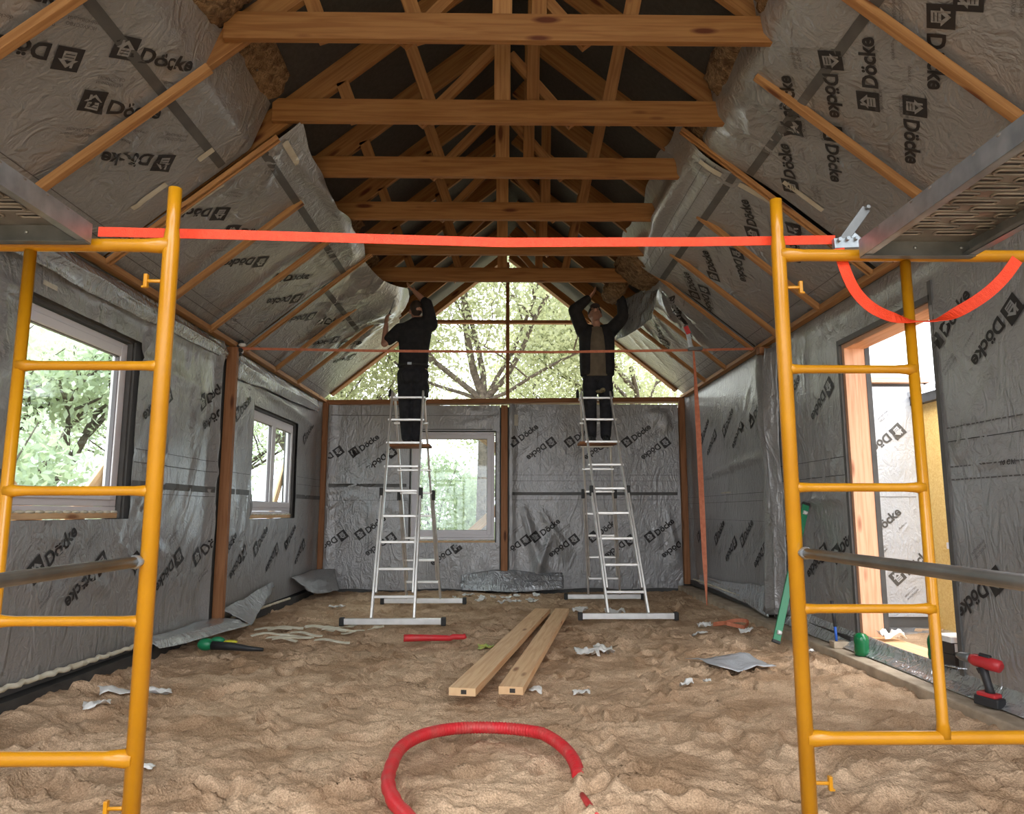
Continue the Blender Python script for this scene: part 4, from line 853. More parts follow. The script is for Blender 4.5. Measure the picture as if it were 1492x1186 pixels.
b = MB(); b.bar((2.0, 7.45, 2.87), (1.97, 7.44, 3.03), .045, .02, (0, 1, 0)); b.build('handle', M['galv'], t, bevel=.004)
b = MB(); b.bar((1.975, 7.43, 3.02), (1.94, 7.42, 3.10), .05, .02, (0, 1, 0)); b.build('grip', M['red_tool'], t, bevel=.004)
t = thing('tape_bundle', 'knotted scrap of film at the left end of the rust coloured strap', 'film scrap', (XL+.1, 7.18, 2.79))
b = MB()
for k in range(5): b.ball((XL+.09+.02*math.sin(k*2.2), 7.17+.03*math.cos(k*1.7), 2.74+.03*k), (.03, .035, .025), 8)
b.build('knot', M['black'], t)
b = MB(); b.ball((XL+.13, 7.15, 2.82), (.04, .03, .02), 8); b.ball((XL+.10, 7.20, 2.76), (.03, .03, .02), 8); b.build('white_scrap', M['white_scrap'], t)

# ================================================================== LADDERS
def ladder(xc_f, y_f, xc_b, y_b, xt, y_t, ztop, label):
    t = thing('step_ladder', label, 'ladder', (xc_f, (y_f+y_b)/2, 0), 'aluminium double ladders')
    z0f = szmax(xc_f, y_f, .25)+.03; z0b = szmax(xc_b, y_b, .25)+.03
    z0f = min(z0f, .06); z0b = min(z0b, .07)
    hw_t, hw_b = .205, .215
    def side(xc, yc, z0, wt, wb, nm, y_top):
        A = Vector((xc, yc, z0+.03)); T = Vector((xt, y_top, ztop)); d = (T-A)
        for s in (-1, 1):
            b = MB(); m = A+d*.52
            b.bar(A+Vector((s*wb, 0, 0)), m+Vector((s*(wb*.5+wt*.5), 0, 0)), .024, .062, d.normalized().cross(Vector((1, 0, 0)))); b.build('rail', M['alu'], t, bevel=.004)
            b = MB(); q = -.028 if nm == 'f' else .0
            A2 = A+d*.10; b.bar(A2+Vector((s*(wb-.027), 0, 0)), T+Vector((s*(wt-.027), 0, .04)), .022, .058, d.normalized().cross(Vector((1, 0, 0)))); b.build('rail', M['alu'], t, bevel=.004)
            b = MB(); b.bar(m+Vector((s*(wb*.5+wt*.5+.004), 0, -.05)), m+Vector((s*(wb*.5+wt*.5+.004), 0, .07)), .036, .075, (0, 1, 0)); b.build('latch', M['black'], t, bevel=.004)
        n = 9
        for i in range(n):
            f = .085+(.985-.085)*i/(n-1); c = A+d*f; w = wb+(wt-wb)*f
            b = MB(); b.bar(c+Vector((-w, 0, 0)), c+Vector((w, 0, 0)), .045, .026); b.build('rung', M['alu'], t, bevel=.004)
        b = MB(); b.bar((xc-.50, yc, z0+.0), (xc+.50, yc, z0+.0), .05, .06); sb = b.build('stabiliser_bar', M['alu'], t, bevel=.005)
        for s in (-1, 1):
            b = MB(); b.bar((xc+s*.485, yc, z0-.001), (xc+s*.535, yc, z0-.001), .062, .082); b.build('rubber_foot', M['black'], sb, bevel=.008)
    side(xc_f, y_f, z0f, .205, .215, 'f', y_t-.06); side(xc_b, y_b, z0b, .20, .21, 'b', y_t+.06)
    for s in (-1, 1):
        b = MB(); b.tube([(xt+s*.215, y_t, ztop-.02), (xt+s*.215, y_t, ztop+.05), (xt+s*.212, y_t, ztop+.08)], [.04, .04, .015], 10, flat=.5); b.build('hinge', M['black'], t)
    return t
ladder(-1.10, 7.50, -.98, 9.25, -1.10, 8.35, 2.50, 'aluminium double ladder under the left worker, in front of the window')
ladder(1.34, 7.88, 1.36, 9.85, 1.15, 8.85, 2.58, 'aluminium double ladder under the right worker')
def board(c, L, w, th, label, rz=0, m='stud'):
    d = Vector((math.cos(rz), math.sin(rz), 0))*L/2; b = MB(); b.bar(Vector(c)-d, Vector(c)+d, w, th); return tag(b.build('foot_board', M[m], bevel=.004), label, 'board', 'boards on the ladders')
ZB1, ZB2 = 1.92, 2.00
board((-1.06, 8.36, ZB1-.015), .46, .30, .03, 'dark board resting across the rungs under the left worker boots')
board((1.17, 8.86, ZB2-.015), .46, .30, .03, 'dark board resting across the rungs under the right worker boots')

# ================================================================== WORKERS
def limb(b, pts, rr, n=12):
    """tapered limb, round joints"""
    pts = [Vector(p) for p in pts]
    for i in range(len(pts)-1):
        b.tube([pts[i], pts[i].lerp(pts[i+1], .5), pts[i+1]], [rr[i], (rr[i]+rr[i+1])/2*1.03, rr[i+1]], n)
    for p, r in zip(pts, rr): b.ball(p, r, n)
def fuse(o, vox, it=3):
    m = o.modifiers.new('fuse', 'REMESH'); m.mode = 'VOXEL'; m.voxel_size = vox; m.use_smooth_shade = True
    s = o.modifiers.new('soft', 'SMOOTH'); s.iterations = it; s.factor = .5
def hand(b, w, d, side, palm_n, curl=.6, s=1.0):
    """palm with thumb and four bent fingers of unequal length; w wrist, d direction, palm_n palm normal, side = thumb side"""
    w = Vector(w); d = Vector(d).normalized(); pn = Vector(palm_n); pn = (pn-d*pn.dot(d)).normalized(); th = d.cross(pn).normalized()*side
    rot = Matrix((th, d, pn)).transposed()
    b.ball(w+d*.048*s, (.042*s, .052*s, .018*s), 12, rot=rot)
    for i, (o, L) in enumerate(((.030, .072), (.010, .082), (-.010, .076), (-.029, .060))):
        p = w+d*.085*s+th*o*s; pts = [p]; dd = d.copy()
        for k, f in enumerate((.45, .32, .23)):
            dd = (dd+pn*curl*(.45+.35*k)).normalized(); pts.append(pts[-1]+dd*L*f*s)
        limb(b, pts, [.0095*s, .009*s, .0082*s, .0065*s], 8)
    p = w+d*.025*s+th*.030*s; limb(b, [p, p+(th*.8+d*.6+pn*.3).normalized()*.035*s, p+(th*.55+d*1.0+pn*.6).normalized()*.066*s], [.013*s, .011*s, .008*s], 8)

def head(b, c, face, up, s=1.0):
    """skull, jaw, nose, brow, lips, ears"""
    c = Vector(c); f = Vector(face).normalized(); u = Vector(up); u = (u-f*u.dot(f)).normalized(); r = f.cross(u).normalized(); rot = Matrix((r, f, u)).transposed()
    P = lambda a, bb, cc: c+r*a*s+f*bb*s+u*cc*s
    b.ball(P(0, -.008, .02), (.077*s, .098*s, .100*s), 18, rot=rot)
    b.ball(P(0, .030, -.050), (.055*s, .062*s, .065*s), 14, rot=rot)
    b.ball(P(0, .066, -.090), (.022*s, .020*s, .018*s), 10, rot=rot)
    b.tube([P(0, .083, .022), P(0, .103, -.012), P(0, .112, -.030)], [.008*s, .012*s, .014*s], 8)
    for k in (-1, 1):
        b.ball(P(k*.012, .098, -.033), .009*s, 8); b.ball(P(k*.032, .082, .030), (.022*s, .010*s, .008*s), 8, rot=rot); b.ball(P(k*.045, .060, -.020), (.020*s, .022*s, .020*s), 8, rot=rot)
        b.ball(P(k*.080, -.006, -.010), (.010*s, .020*s, .032*s), 10, rot=rot); b.ball(P(k*.031, .074, .012), (.013*s, .012*s, .010*s), 8, rot=rot)
    b.ball(P(0, .083, -.058), (.024*s, .010*s, .006*s), 8, rot=rot); b.ball(P(0, .081, -.068), (.020*s, .010*s, .007*s), 8, rot=rot)
    return P, rot

def loft(b, rings, n=24, cap=True):
    """stack of elliptical rings (x, y, z, rx, ry), interpolated smoothly"""
    A = np.array(rings, float); N = len(A); t = np.linspace(0, N-1, (N-1)*5+1); i = np.clip(t.astype(int), 0, N-2); f = (t-i)[:, None]
    g = lambda k: A[np.clip(i+k, 0, N-1)]
    Q = .5*(2*g(0)+(g(1)-g(-1))*f+(2*g(-1)-5*g(0)+4*g(1)-g(2))*f*f+(3*g(0)-g(-1)-3*g(1)+g(2))*f**3)
    base = len(b.v); m = len(Q)
    for q in Q:
        for k in range(n): a = 2*math.pi*k/n; b.v.append(Vector((q[0]+q[3]*math.copysign(abs(math.cos(a))**.85, math.cos(a)), q[1]+q[4]*math.copysign(abs(math.sin(a))**.85, math.sin(a)), q[2])))
    for j in range(m-1):
        for k in range(n): k2 = (k+1) % n; b.face((base+j*n+k, base+j*n+k2, base+(j+1)*n+k2, base+(j+1)*n+k), None, 0, True)
    b.face([base+k for k in range(n)][::-1]); b.face([base+(m-1)*n+k for k in range(n)])

# ---- left worker: seen from behind, one arm up at the roof, other hand holding a tool
def worker_left():
    x, y, z = -1.06, 8.40, ZB1
    t = thing('person', 'person in black t-shirt and dark trousers seen from behind on the left ladder, arms raised', 'person', (x, y, z))
    hipz = z+.88; shz = z+1.40; s = 1
    neck = Vector((x+.035, y+.01, z+1.49)); hd = Vector((x+.02, y+.03, z+1.625))
    shL = Vector((x-.165, y+.0, shz-.02)); shR = Vector((x+.20, y-.0, shz+.05))
    elL = Vector((x-.335, y-.06, z+1.20)); haL = Vector((x-.335, y+.02, z+1.455))
    elR = Vector((x+.155, y-.02, z+1.70)); haR = Vector((x+.00, y+.02, z+1.86))
    hips = [Vector((x-.09, y, hipz)), Vector((x+.09, y, hipz))]; kn = [Vector((x-.085, y+.01, z+.47)), Vector((x+.06, y+.02, z+.48))]; an = [Vector((x-.055, y-.03, z+.09)), Vector((x+.055, y-.02, z+.09))]
    b = MB()
    limb(b, [(x+.0, y, hipz+.05), (x+.01, y, z+1.12), (x+.02, y, z+1.33), neck], [.10, .095, .09, .055], 16)
    b.tube([neck, hd-Vector((0, 0, .05))], [.058, .052], 12)
    head(b, hd, (-.35, .9, .35), (0, -.3, 1))
    limb(b, [shL, elL, haL], [.055, .043, .028]); limb(b, [shR, elR, haR], [.055, .045, .028])
    hand(b, haL, (.05, .02, 1), 1, (.6, .5, 0), 1.1); hand(b, haR, (-.75, .15, .7), 1, (-.3, 0, 1), .35)
    for k in (0, 1): limb(b, [hips[k], kn[k], an[k]], [.085, .052, .036]); b.ball(an[k]+Vector((0, .06, -.05)), (.035, .10, .03), 10)
    o = b.build('body', M['skin'], t, recalc=True); fuse(o, .007, 2)
    b = MB()   # t-shirt with short sleeves
    loft(b, [(x, y, z+.90, .172, .128), (x+.003, y, z+1.0, .178, .132), (x+.006, y, z+1.12, .178, .130), (x+.01, y, z+1.25, .190, .130), (x+.015, y, z+1.36, .200, .125), (x+.02, y, z+1.44, .175, .105), (x+.03, y, z+1.50, .09, .075)])
    limb(b, [shL, shL.lerp(elL, .72)], [.085, .068]); limb(b, [shR, elR.lerp(shR, .0)], [.088, .066]); limb(b, [(x+.02, y, z+1.44), shR], [.10, .085]); limb(b, [(x+.02, y, z+1.40), shL], [.10, .08])
    limb(b, [elR, elR.lerp(haR, .22)], [.062, .052])
    o = b.build('t_shirt', M['black_cloth'], t); fuse(o, .011, 4)
    b = MB()
    b.ball((x, y, z+.90), (.165, .125, .09), 20); b.ball((x, y-.01, z+.82), (.168, .135, .10), 20)
    for k in (0, 1):
        limb(b, [hips[k]+Vector((0, 0, -.04)), kn[k], an[k]], [.100, .078, .062], 14)
        b.ball(kn[k]+Vector((0, -.02, 0)), .080, 12); b.ball(an[k]+Vector((0, 0, .02)), (.064, .07, .05), 12)
    b.ball((x-.06, y-.11, z+.80), (.06, .04, .08), 12); b.ball((x+.07, y-.11, z+.80), (.06, .04, .08), 12); b.ball((x+.155, y-.02, z+.66), (.045, .06, .10), 10)
    o = b.build('trousers', M['denim'], t); fuse(o, .010, 3)
    b = MB(); b.tube([(x+.172*math.cos(a), y+.128*math.sin(a), z+.945) for a in [2*math.pi*i/28 for i in range(28)]], .018, 8, closed=True, flat=1.0); o = b.build('belt', M['black'], t)
    b = MB(); b.bar((x-.05, y-.148, z+.945), (x+.0, y-.148, z+.945), .006, .03); b.build('belt_loop', M['galv'], o, bevel=.002)
    for k in (0, 1):
        b = MB(); a = an[k]; b.ball(a+Vector((0, .01, -.01)), (.05, .065, .06), 12); b.ball(a+Vector((0, .05, -.045)), (.047, .115, .035), 12); b.ball(a+Vector((0, .10, -.05)), (.043, .06, .03), 12); b.box(a+Vector((-.045, -.055, -.088)), a+Vector((.045, .16, -.068)))
        o = b.build('boot', M['black'], t); fuse(o, .009, 2)
    b = MB(); b.ball(hd+Vector((.006, -.025, .035)), (.082, .092, .088), 16); b.ball(hd+Vector((.01, -.05, -.02)), (.065, .055, .06), 12); o = b.build('hair', M['hair'], t); fuse(o, .008, 2)
    k = thing('utility_knife', 'slim knife held up in the left worker raised left hand', 'knife', haL+Vector((.0, .03, .07)))
    b = MB(); b.bar(haL+Vector((.0, .03, .05)), haL+Vector((.045, .03, .18)), .022, .016); b.build('handle', M['black'], k, bevel=.003)
    b = MB(); b.bar(haL+Vector((.045, .03, .18)), haL+Vector((.085, .03, .31)), .004, .016, (1, 0, 0)); b.build('blade', M['galv_dark'], k)
worker_left()

# ---- right worker: facing the camera, head tilted up under a cap, both arms raised
def worker_right():
    x, y, z = 1.19, 8.88, ZB2
    t = thing('person', 'person in open black jacket, olive shirt and cap facing the camera, arms raised, right ladder', 'person', (x, y, z))
    hipz = z+.88; neck = Vector((x-.005, y-.0, z+1.50)); hd = Vector((x-.02, y-.03, z+1.62))
    sh = [Vector((x-.175, y, z+1.42)), Vector((x+.175, y, z+1.42))]; el = [Vector((x-.29, y-.10, z+1.66)), Vector((x+.33, y-.10, z+1.58))]; ha = [Vector((x-.10, y-.12, z+1.82)), Vector((x+.30, y-.10, z+1.84))]
    hips = [Vector((x-.09, y, hipz)), Vector((x+.09, y, hipz))]; kn = [Vector((x-.10, y-.02, z+.47)), Vector((x+.10, y-.02, z+.47))]; an = [Vector((x-.085, y+.02, z+.09)), Vector((x+.095, y+.02, z+.09))]
    b = MB()
    limb(b, [(x, y, hipz+.05), (x, y+.02, z+1.12), (x, y+.01, z+1.35), neck], [.10, .09, .09, .052], 16); b.tube([neck, hd-Vector((0, 0, .04))], [.056, .052], 12)
    P, rot = head(b, hd, (-.05, -.80, .60), (0, .6, .8))
    for k in (0, 1): limb(b, [sh[k], el[k], ha[k]], [.055, .043, .028])
    hand(b, ha[0], (.6, -.1, .7), -1, (.3, 0, 1), .4); hand(b, ha[1], (-.25, -.1, .95), 1, (-.5, 0, .7), .6)
    for k in (0, 1): limb(b, [hips[k], kn[k], an[k]], [.085, .052, .036]); b.ball(an[k]+Vector((0, -.06, -.05)), (.035, .10, .03), 10)
    o = b.build('body', M['skin'], t); fuse(o, .007, 2)
    b = MB()    # olive shirt shows down the middle and below the jacket
    loft(b, [(x-.01, y-.012, z+.82, .150, .128), (x-.01, y-.012, z+.95, .150, .133), (x-.01, y-.012, z+1.10, .148, .133), (x-.01, y-.012, z+1.25, .142, .135), (x-.01, y-.010, z+1.36, .12, .125), (x-.008, y-.006, z+1.46, .08, .085)])
    o = b.build('shirt', M['olive'], t); fuse(o, .011, 4)
    b = MB()
    for s in (-1, 1):
        loft(b, [(x+s*.130, y+.004, z+.84, .082, .128), (x+s*.130, y+.004, z+.98, .088, .134), (x+s*.128, y+.004, z+1.12, .092, .134), (x+s*.126, y+.004, z+1.26, .098, .138), (x+s*.122, y+.006, z+1.38, .098, .130), (x+s*.105, y+.01, z+1.46, .07, .09)], 18)
    for z0_ in (.9, 1.05, 1.2, 1.35): b.ball((x, y+.075, z+z0_), (.18, .07, .12), 16)
    for k in (0, 1):
        limb(b, [(x+(-.06, .06)[k], y+.02, z+1.42), sh[k]], [.085, .095]); limb(b, [sh[k], el[k], el[k].lerp(ha[k], .85)], [.092, .078, .056], 14)
    o = b.build('jacket', M['black_cloth'], t); fuse(o, .011, 4)
    b = MB(); b.ball((x, y, z+.86), (.17, .125, .10), 20)
    for k in (0, 1):
        limb(b, [hips[k]+Vector((0, 0, -.05)), kn[k], an[k]], [.098, .082, .066], 14); s = (-1, 1)[k]
        b.ball((x+s*.145, y-.02, z+.70), (.05, .07, .10), 12); b.ball(an[k]+Vector((0, 0, .02)), (.068, .072, .05), 12); b.ball(kn[k]+Vector((0, -.02, .02)), .085, 12)
    o = b.build('trousers', M['denim'], t); fuse(o, .010, 3)
    for k in (0, 1):
        b = MB(); a = an[k]; b.ball(a+Vector((0, -.01, -.01)), (.05, .065, .06), 12); b.ball(a+Vector((0, -.05, -.045)), (.047, .115, .035), 12); b.ball(a+Vector((0, -.10, -.05)), (.043, .06, .03), 12); b.box(a+Vector((-.045, -.16, -.088)), a+Vector((.045, .055, -.068)))
        o = b.build('boot', M['black'], t); fuse(o, .009, 2)
    b = MB(); b.ball(P(0, -.012, .045), (.088, .108, .082), 18, rot=rot); b.ball(P(0, .09, .055), (.068, .060, .014), 14, rot=rot); o = b.build('cap', M['cap'], t); fuse(o, .008, 2)
    b = MB()
    for k in (-1, 1): b.ball(P(k*.031, .084, .012), (.009, .006, .005), 8, rot=rot)
    b.build('eyes', M['tool_black'], t)
worker_right()
g = thing('work_gloves', 'pair of yellowish gloves lying on the top step of the right ladder', 'gloves', (1.22, 8.80, 2.60))
b = MB(); b.ball((1.20, 8.77, 2.625), (.05, .04, .022), 10); b.ball((1.24, 8.76, 2.64), (.035, .03, .03), 10)
for k in range(4): limb(b, [(1.19+.016*k, 8.74, 2.63), (1.185+.018*k, 8.715, 2.615)], [.009, .008], 6)
b.build('glove', mat('glove_leather', (.30, .26, .15), .8), g)

# ================================================================== THINGS ON THE SAND
def plank(p, q, w, label):
    p = Vector(p); q = Vector(q); d = (q-p).normalized(); b = MB(); b.bar(p, q, w, .048); o = b.build('plank', M['pale_wood'], bevel=.003); tag(o, label, 'plank', 'planks on the sand')
    o2 = MB(); o2.bar(p-d*.002+Vector((.01, 0, .0)), p+d*.004+Vector((.01, 0, 0)), .035, .026); k = o2.build('end_knot', M['card_dark'], o); return o
za = .055
plank((-.245, 4.64, za), (.455, 8.33, za), .17, 'left plank of two lying on the sand, pale yellow with a crack across')
plank((.055, 4.66, za+.002), (.675, 8.33, za), .155, 'right plank of two lying on the sand, reddish with a dark end')
# hose loop, partly buried on the right
pts = []
for i in range(90):
    a = R(200)-R(205)*i/89+R(0)
    cx, cy = -.07, 3.46; r = .405
    p = (cx+r*math.cos(a)*1.02, cy+.56*math.sin(a)*.92); z_ = szmax(*p, .02)
    zz = .045+.012*math.sin(i*.09)
    if i > 66: zz -= .0033*(i-66)
    pts.append((p[0], p[1], zz))
lead = [(-.25, 2.70, .03), (-.34, 2.84, .035), (-.41, 2.97, .04), (-.455, 3.10, .045), (-.478, 3.22, .045), (-.485, 3.34, .045)]
pts = lead+[p for p in pts if not (p[0] < -.3 and p[1] < 3.46)]
pts += []
b = MB(); L = []
dp = []
for i in range(len(pts)-1):
    for k in range(3): dp.append(Vector(pts[i]).lerp(Vector(pts[i+1]), k/3))
rr = [.029+.0022*math.sin(i*2.1) for i in range(len(dp))]
b.tube(dp, rr, 16); b.tube([(x_, y_, szmax(x_, y_, .02)+o_) for x_, y_, o_ in ((.335, 3.20, -.03), (.348, 3.12, -.004), (.358, 3.04, -.004), (.366, 2.96, -.03))], [.012, .014, .013, .010], 12); tag(b.build('hose', M['hose']), 'large red corrugated hose curled in a loop in the foreground, half buried in sand', 'hose')
dp = [Vector((-.87+.55*i/24, 6.62+.015*math.sin(i*.2), .045+.0*i+(.012 if i > 18 else 0))) for i in range(25)]
dp[-1].z += .01
b = MB(); b.tube(dp, [.032-.0004*i for i in range(25)], 14); o = tag(b.build('hose_offcut', M['hose']), 'short red hose offcut lying on the sand below the left ladder', 'hose')
# green spirit level leaning on the right wall
t = thing('spirit_level', 'long green spirit level leaning against the right wall behind the right scaffold', 'level', (2.30, 6.30, 0))
A = Vector((2.33, 6.32, .06)); B_ = Vector((2.77, 6.60, 1.22)); b = MB(); b.bar(A, B_, .028, .062, (-.9, .1, .35)); b.build('bar', M['green_level'], t, bevel=.003)
for f in (.06, .5, .93):
    c = A.lerp(B_, f); b = MB(); b.tube([c+Vector((-.012, -.020, .01)), c+Vector((.02, -.018, -.0))], .018, 12); b.build('vial', M['white_scrap'], t)
for f in (0, 1):
    c = A.lerp(B_, f); d = (B_-A).normalized(); b = MB(); b.bar(c-d*.012, c+d*.012, .032, .068, (-.9, .1, .35)); b.build('end_cap', M['black'], t, bevel=.002)
# cordless drill on the kerb
t = thing('cordless_drill', 'red and black cordless drill standing on the kerb by the right edge', 'drill', (2.70, 4.16, .09))
D = Vector((2.70, 4.15, .088)); ax = Vector((-.42, .90, .05)).normalized(); sd_v = Vector((.9, .42, 0)).normalized(); up = Vector((0, 0, 1))
def dp_(a, s_, u): return D+ax*a+sd_v*s_+up*u
b = MB(); b.bar(dp_(-.07, 0, .026), dp_(.065, 0, .026), .078, .052); bt = b.build('battery', M['tool_black'], t, bevel=.008)
b = MB(); b.bar(dp_(-.055, 0, .060), dp_(.05, 0, .060), .07, .026); b.build('battery_mount', M['red_tool'], bt, bevel=.009)
b = MB(); b.tube([dp_(-.010, 0, .06), dp_(-.004, 0, .10), dp_(.008, 0, .15), dp_(.022, 0, .20)], [.027, .021, .022, .026], 14, flat=1.0); b.build('grip', M['tool_black'], t)
b = MB(); b.tube([dp_(-.085, 0, .222), dp_(-.075, 0, .225), dp_(-.02, 0, .228), (dp_(.06, 0, .232)), dp_(.085, 0, .233)], [.020, .034, .036, .034, .026], 16); b.build('motor_housing', M['red_tool'], t)
b = MB(); b.tube([dp_(-.03, -.002, .262), dp_(.03, -.002, .266)], .014, 10); b.bar(dp_(.03, 0, .185), dp_(.048, 0, .175), .018, .03); b.build('trigger', M['tool_black'], t, bevel=.003)
b = MB(); b.tube([dp_(.085, 0, .233), dp_(.10, 0, .234), dp_(.14, 0, .235), dp_(.165, 0, .236)], [.025, .027, .023, .012], 16); b.build('chuck', M['galv_dark'], t)
# boxes by the doorway
def carton(lo, hi, rz, label, lbl=True, m='card_dark', name='screw_box'):
    c = Vector(((lo[0]+hi[0])/2, (lo[1]+hi[1])/2, lo[2])); t = thing(name, label, 'box', c, None); t.rotation_euler = (0, 0, rz)
    def put2(b, nm, m_, bv=.002):
        o = b.build(nm, M[m_], None, bevel=bv); o.parent = t; return o
    w, d, h = (hi[0]-lo[0])/2, (hi[1]-lo[1])/2, hi[2]-lo[2]
    b = MB(); b.box((-w, -d, 0), (w, d, h-.02)); put2(b, 'base', m)
    b = MB(); b.box((-w-.002, -d-.002, h-.035), (w+.002, d+.002, h)); put2(b, 'lid', 'white_scrap' if lbl == 2 else m)
    if lbl: b = MB(); b.box((-w*.75, -d-.0035, h*.15), (w*.2, -d-.001, h*.62)); put2(b, 'paper_label', 'paper', 0)
    return t
zk = .077
carton((2.80, 4.63, .183), (2.95, 4.80, .183+.085), .15, 'lower dark cardboard box on the threshold at the near doorway side', 0)
carton((2.80, 4.63, .270), (2.95, 4.80, .270+.105), .05, 'upper dark cardboard box with a white label, topmost of the stack', 2)
carton((XR+.18, 4.68, .185), (XR+.30, 4.84, .40), .1, 'plain brown carton behind the stacked dark boxes in the doorway', 0, 'cardboard', 'carton')
b = MB(); b.bar((2.78, 4.70, .20), (2.66, 4.30, .255), .05, .004, (0, 0, 1)); tag(b.build('membrane_flap', M['foil']), 'pale strip of film sticking out beside the red drill', 'plastic film')
def bottle(x, y, z, label, h=.20, r=.045):
    t = thing('plastic_bottle', label, 'bottle', (x, y, z), 'green plastic bottles')
    prof = [(.0, r*.75), (.006, r*.95), (.04, r), (.09, r*.94), (.14, r), (.17, r*.9), (.19, r*.6), (.196, r*.2)] if h < .18 else [(.0, r*.75), (.006, r*.95), (.03, r), (.06, r*.93), (.10, r), (.13, r*.95), (.155, r*.7), (.175, r*.36), (.185, r*.32), (.20, r*.32)]
    b = MB(); b.tube([(x, y, z+a*h/.2) for a, _ in prof], [q for _, q in prof], 18); b.build('bottle_body', M['green_plastic'], t)
    if h > .18: b = MB(); b.tube([(x, y, z+h), (x, y, z+h+.02)], r*.36, 12); b.build('cap', M['green_level'], t)
bottle(2.72, 5.62, zk, 'squat green plastic bottle on the kerb in front of the doorway', .17, .055)
bottle(2.875, 4.93, .182, 'green plastic bottle on the threshold between the yellow ladder post and the dark boxes', .20, .045)
t = thing('caulking_rod', 'dark rod with blue tip standing in a small grey block on the kerb', 'tool', (2.70, 5.95, zk))
b = MB(); b.bar((2.64, 5.95, zk+.025), (2.76, 5.95, zk+.025), .09, .05); b.build('block', M['concrete'], t, bevel=.004)
b = MB(); b.tube([(2.68, 5.95, zk+.05), (2.68, 5.96, zk+.16)], .011, 8); b.build('tip', mat('blue_plastic', (.02, .10, .45), .4), t)
b = MB(); b.tube([(2.68, 5.96, zk+.16), (2.675, 5.98, zk+.36)], .014, 8); b.build('rod', M['tool_black'], t)
# gripping tool and pipe lying at the left wall
t = thing('hose_end', 'black hose end with green yellow fitting lying at the foot of the left wall', 'hose', (-2.2, 6.1, .05))
zz = szmax(-2.2, 6.1, .2)
b = MB(); b.tube([(-2.36, 6.12, zz+.04), (-2.2, 6.10, zz+.035), (-2.05, 6.08, zz+.022), (-1.93, 6.07, zz+.015)], [.035, .032, .022, .014], 12); b.build('hose', M['tool_black'], t)
b = MB(); b.ball((-2.42, 6.14, zz+.045), (.07, .05, .05), 12); b.ball((-2.34, 6.18, zz+.07), (.06, .03, .03), 10); b.build('fitting', M['green_level'], t)
b = MB(); b.ball((-2.22, 6.14, zz+.065), (.06, .02, .015), 10); b.build('yellow_ring', mat('yellow_plastic', (.60, .55, .03), .4), t)

# ---- scraps
def scrap(x, y, w, h, label, m='white_scrap', seed=0, rz=0, lift=.02, amp=.02, name='plastic_scrap', cat='plastic scrap', z=None, group=None):
    n = 11; U, V = np.meshgrid(np.linspace(-1, 1, n), np.linspace(-1, 1, n)); c, s = math.cos(rz), math.sin(rz)
    rad = 1-.35*fbm(U*1.7+seed*3, V*1.7+seed, 2)
    X = U*w/2*rad; Y = V*h/2*rad; Z = amp*(fbm(U*2+seed*5, V*2+seed*2, 3)-.2)*2
    PX = x+X*c-Y*s; PY = y+X*s+Y*c
    if z is None:
        zz = np.vectorize(lambda a, b: szmax(a, b, .025))(PX, PY)
        for _ in range(2): q_ = np.pad(zz, 1, 'edge'); zz = np.maximum(zz, (q_[:-2, 1:-1]+q_[2:, 1:-1]+q_[1:-1, :-2]+q_[1:-1, 2:])/4)
    else: zz = z
    P = np.stack([PX, PY, zz+.003+np.maximum(Z, 0)], -1); me = grid_mesh(name, P, [M[m]]); o = bpy.data.objects.new(name, me); C.objects.link(o)
    q = o.modifiers.new('thick', 'SOLIDIFY'); q.thickness = .003; return tag(o, label, cat, group)
scrap(1.76, 5.72, .55, .62, 'large grey sheet of film lying on the sand by the right scaffold', 'pale_film', 1, .2, amp=.018)
scrap(1.25, 5.07, .10, .08, 'small white scrap alone on the sand left of the grey film sheet', seed=2, amp=.02)
scrap(1.40, 5.12, .05, .06, 'tiny white scrap just right of the small white one', seed=12, amp=.02)
scrap(2.43, 5.95, .12, .10, 'white scrap at the kerb beside the right scaffold post', seed=3, amp=.035)
scrap(-2.35, 4.42, .16, .14, 'white paper scrap at the far left near the wall foot', seed=4, rz=.5, amp=.03)
scrap(-2.38, 4.72, .26, .12, 'long pale film scrap at the left wall foot, second from the left', seed=5, rz=.6, amp=.02)
scrap(-2.22, 4.92, .16, .10, 'pale film scrap at the left wall foot, third from the left', seed=6, rz=.5, amp=.02)
scrap(-1.65, 3.55, .10, .05, 'pale wood chip on the sand at the lower left corner', seed=7, amp=.01)
scrap(.70, 6.15, .22, .20, 'crumpled clear plastic right of the right plank', seed=8, amp=.05)
scrap(.86, 6.30, .18, .20, 'upright crumpled white plastic beside the right plank', seed=9, amp=.06)
scrap(.52, 4.93, .13, .09, 'white scrap near the close end of the right plank', seed=10, amp=.03)
scrap(.22, 4.98, .10, .09, 'thin clear scrap touching the close end of the right plank', seed=21, amp=.02)
scrap(-.15, 6.42, .13, .12, 'yellow green crumpled wrapper left of the left plank', seed=11, amp=.03, m='wrapper')if False else None
M['wrapper'] = noise_mat('yellow_green_wrapper', (.55, .55, .10), (.30, .45, .16), 20, .4)
scrap(-.14, 6.42, .15, .13, 'yellow green crumpled wrapper left of the left plank', seed=11, amp=.035, m='wrapper')
scrap(-1.98, 5.98, .07, .06, 'small reddish chip on the sand left of centre', seed=13, m='strap_old') if False else None
scrap(.92, 8.75, .22, .18, 'crumpled white plastic at the far ends of the two planks', seed=14, amp=.05)
scrap(1.30, 8.55, .26, .16, 'white bag scrap between the planks and the right ladder', seed=15, amp=.05)
scrap(-2.0, 9.0, .22, .1, 'pale scrap on the sand near the left back corner', seed=16, amp=.03)
rr = random.Random(5)
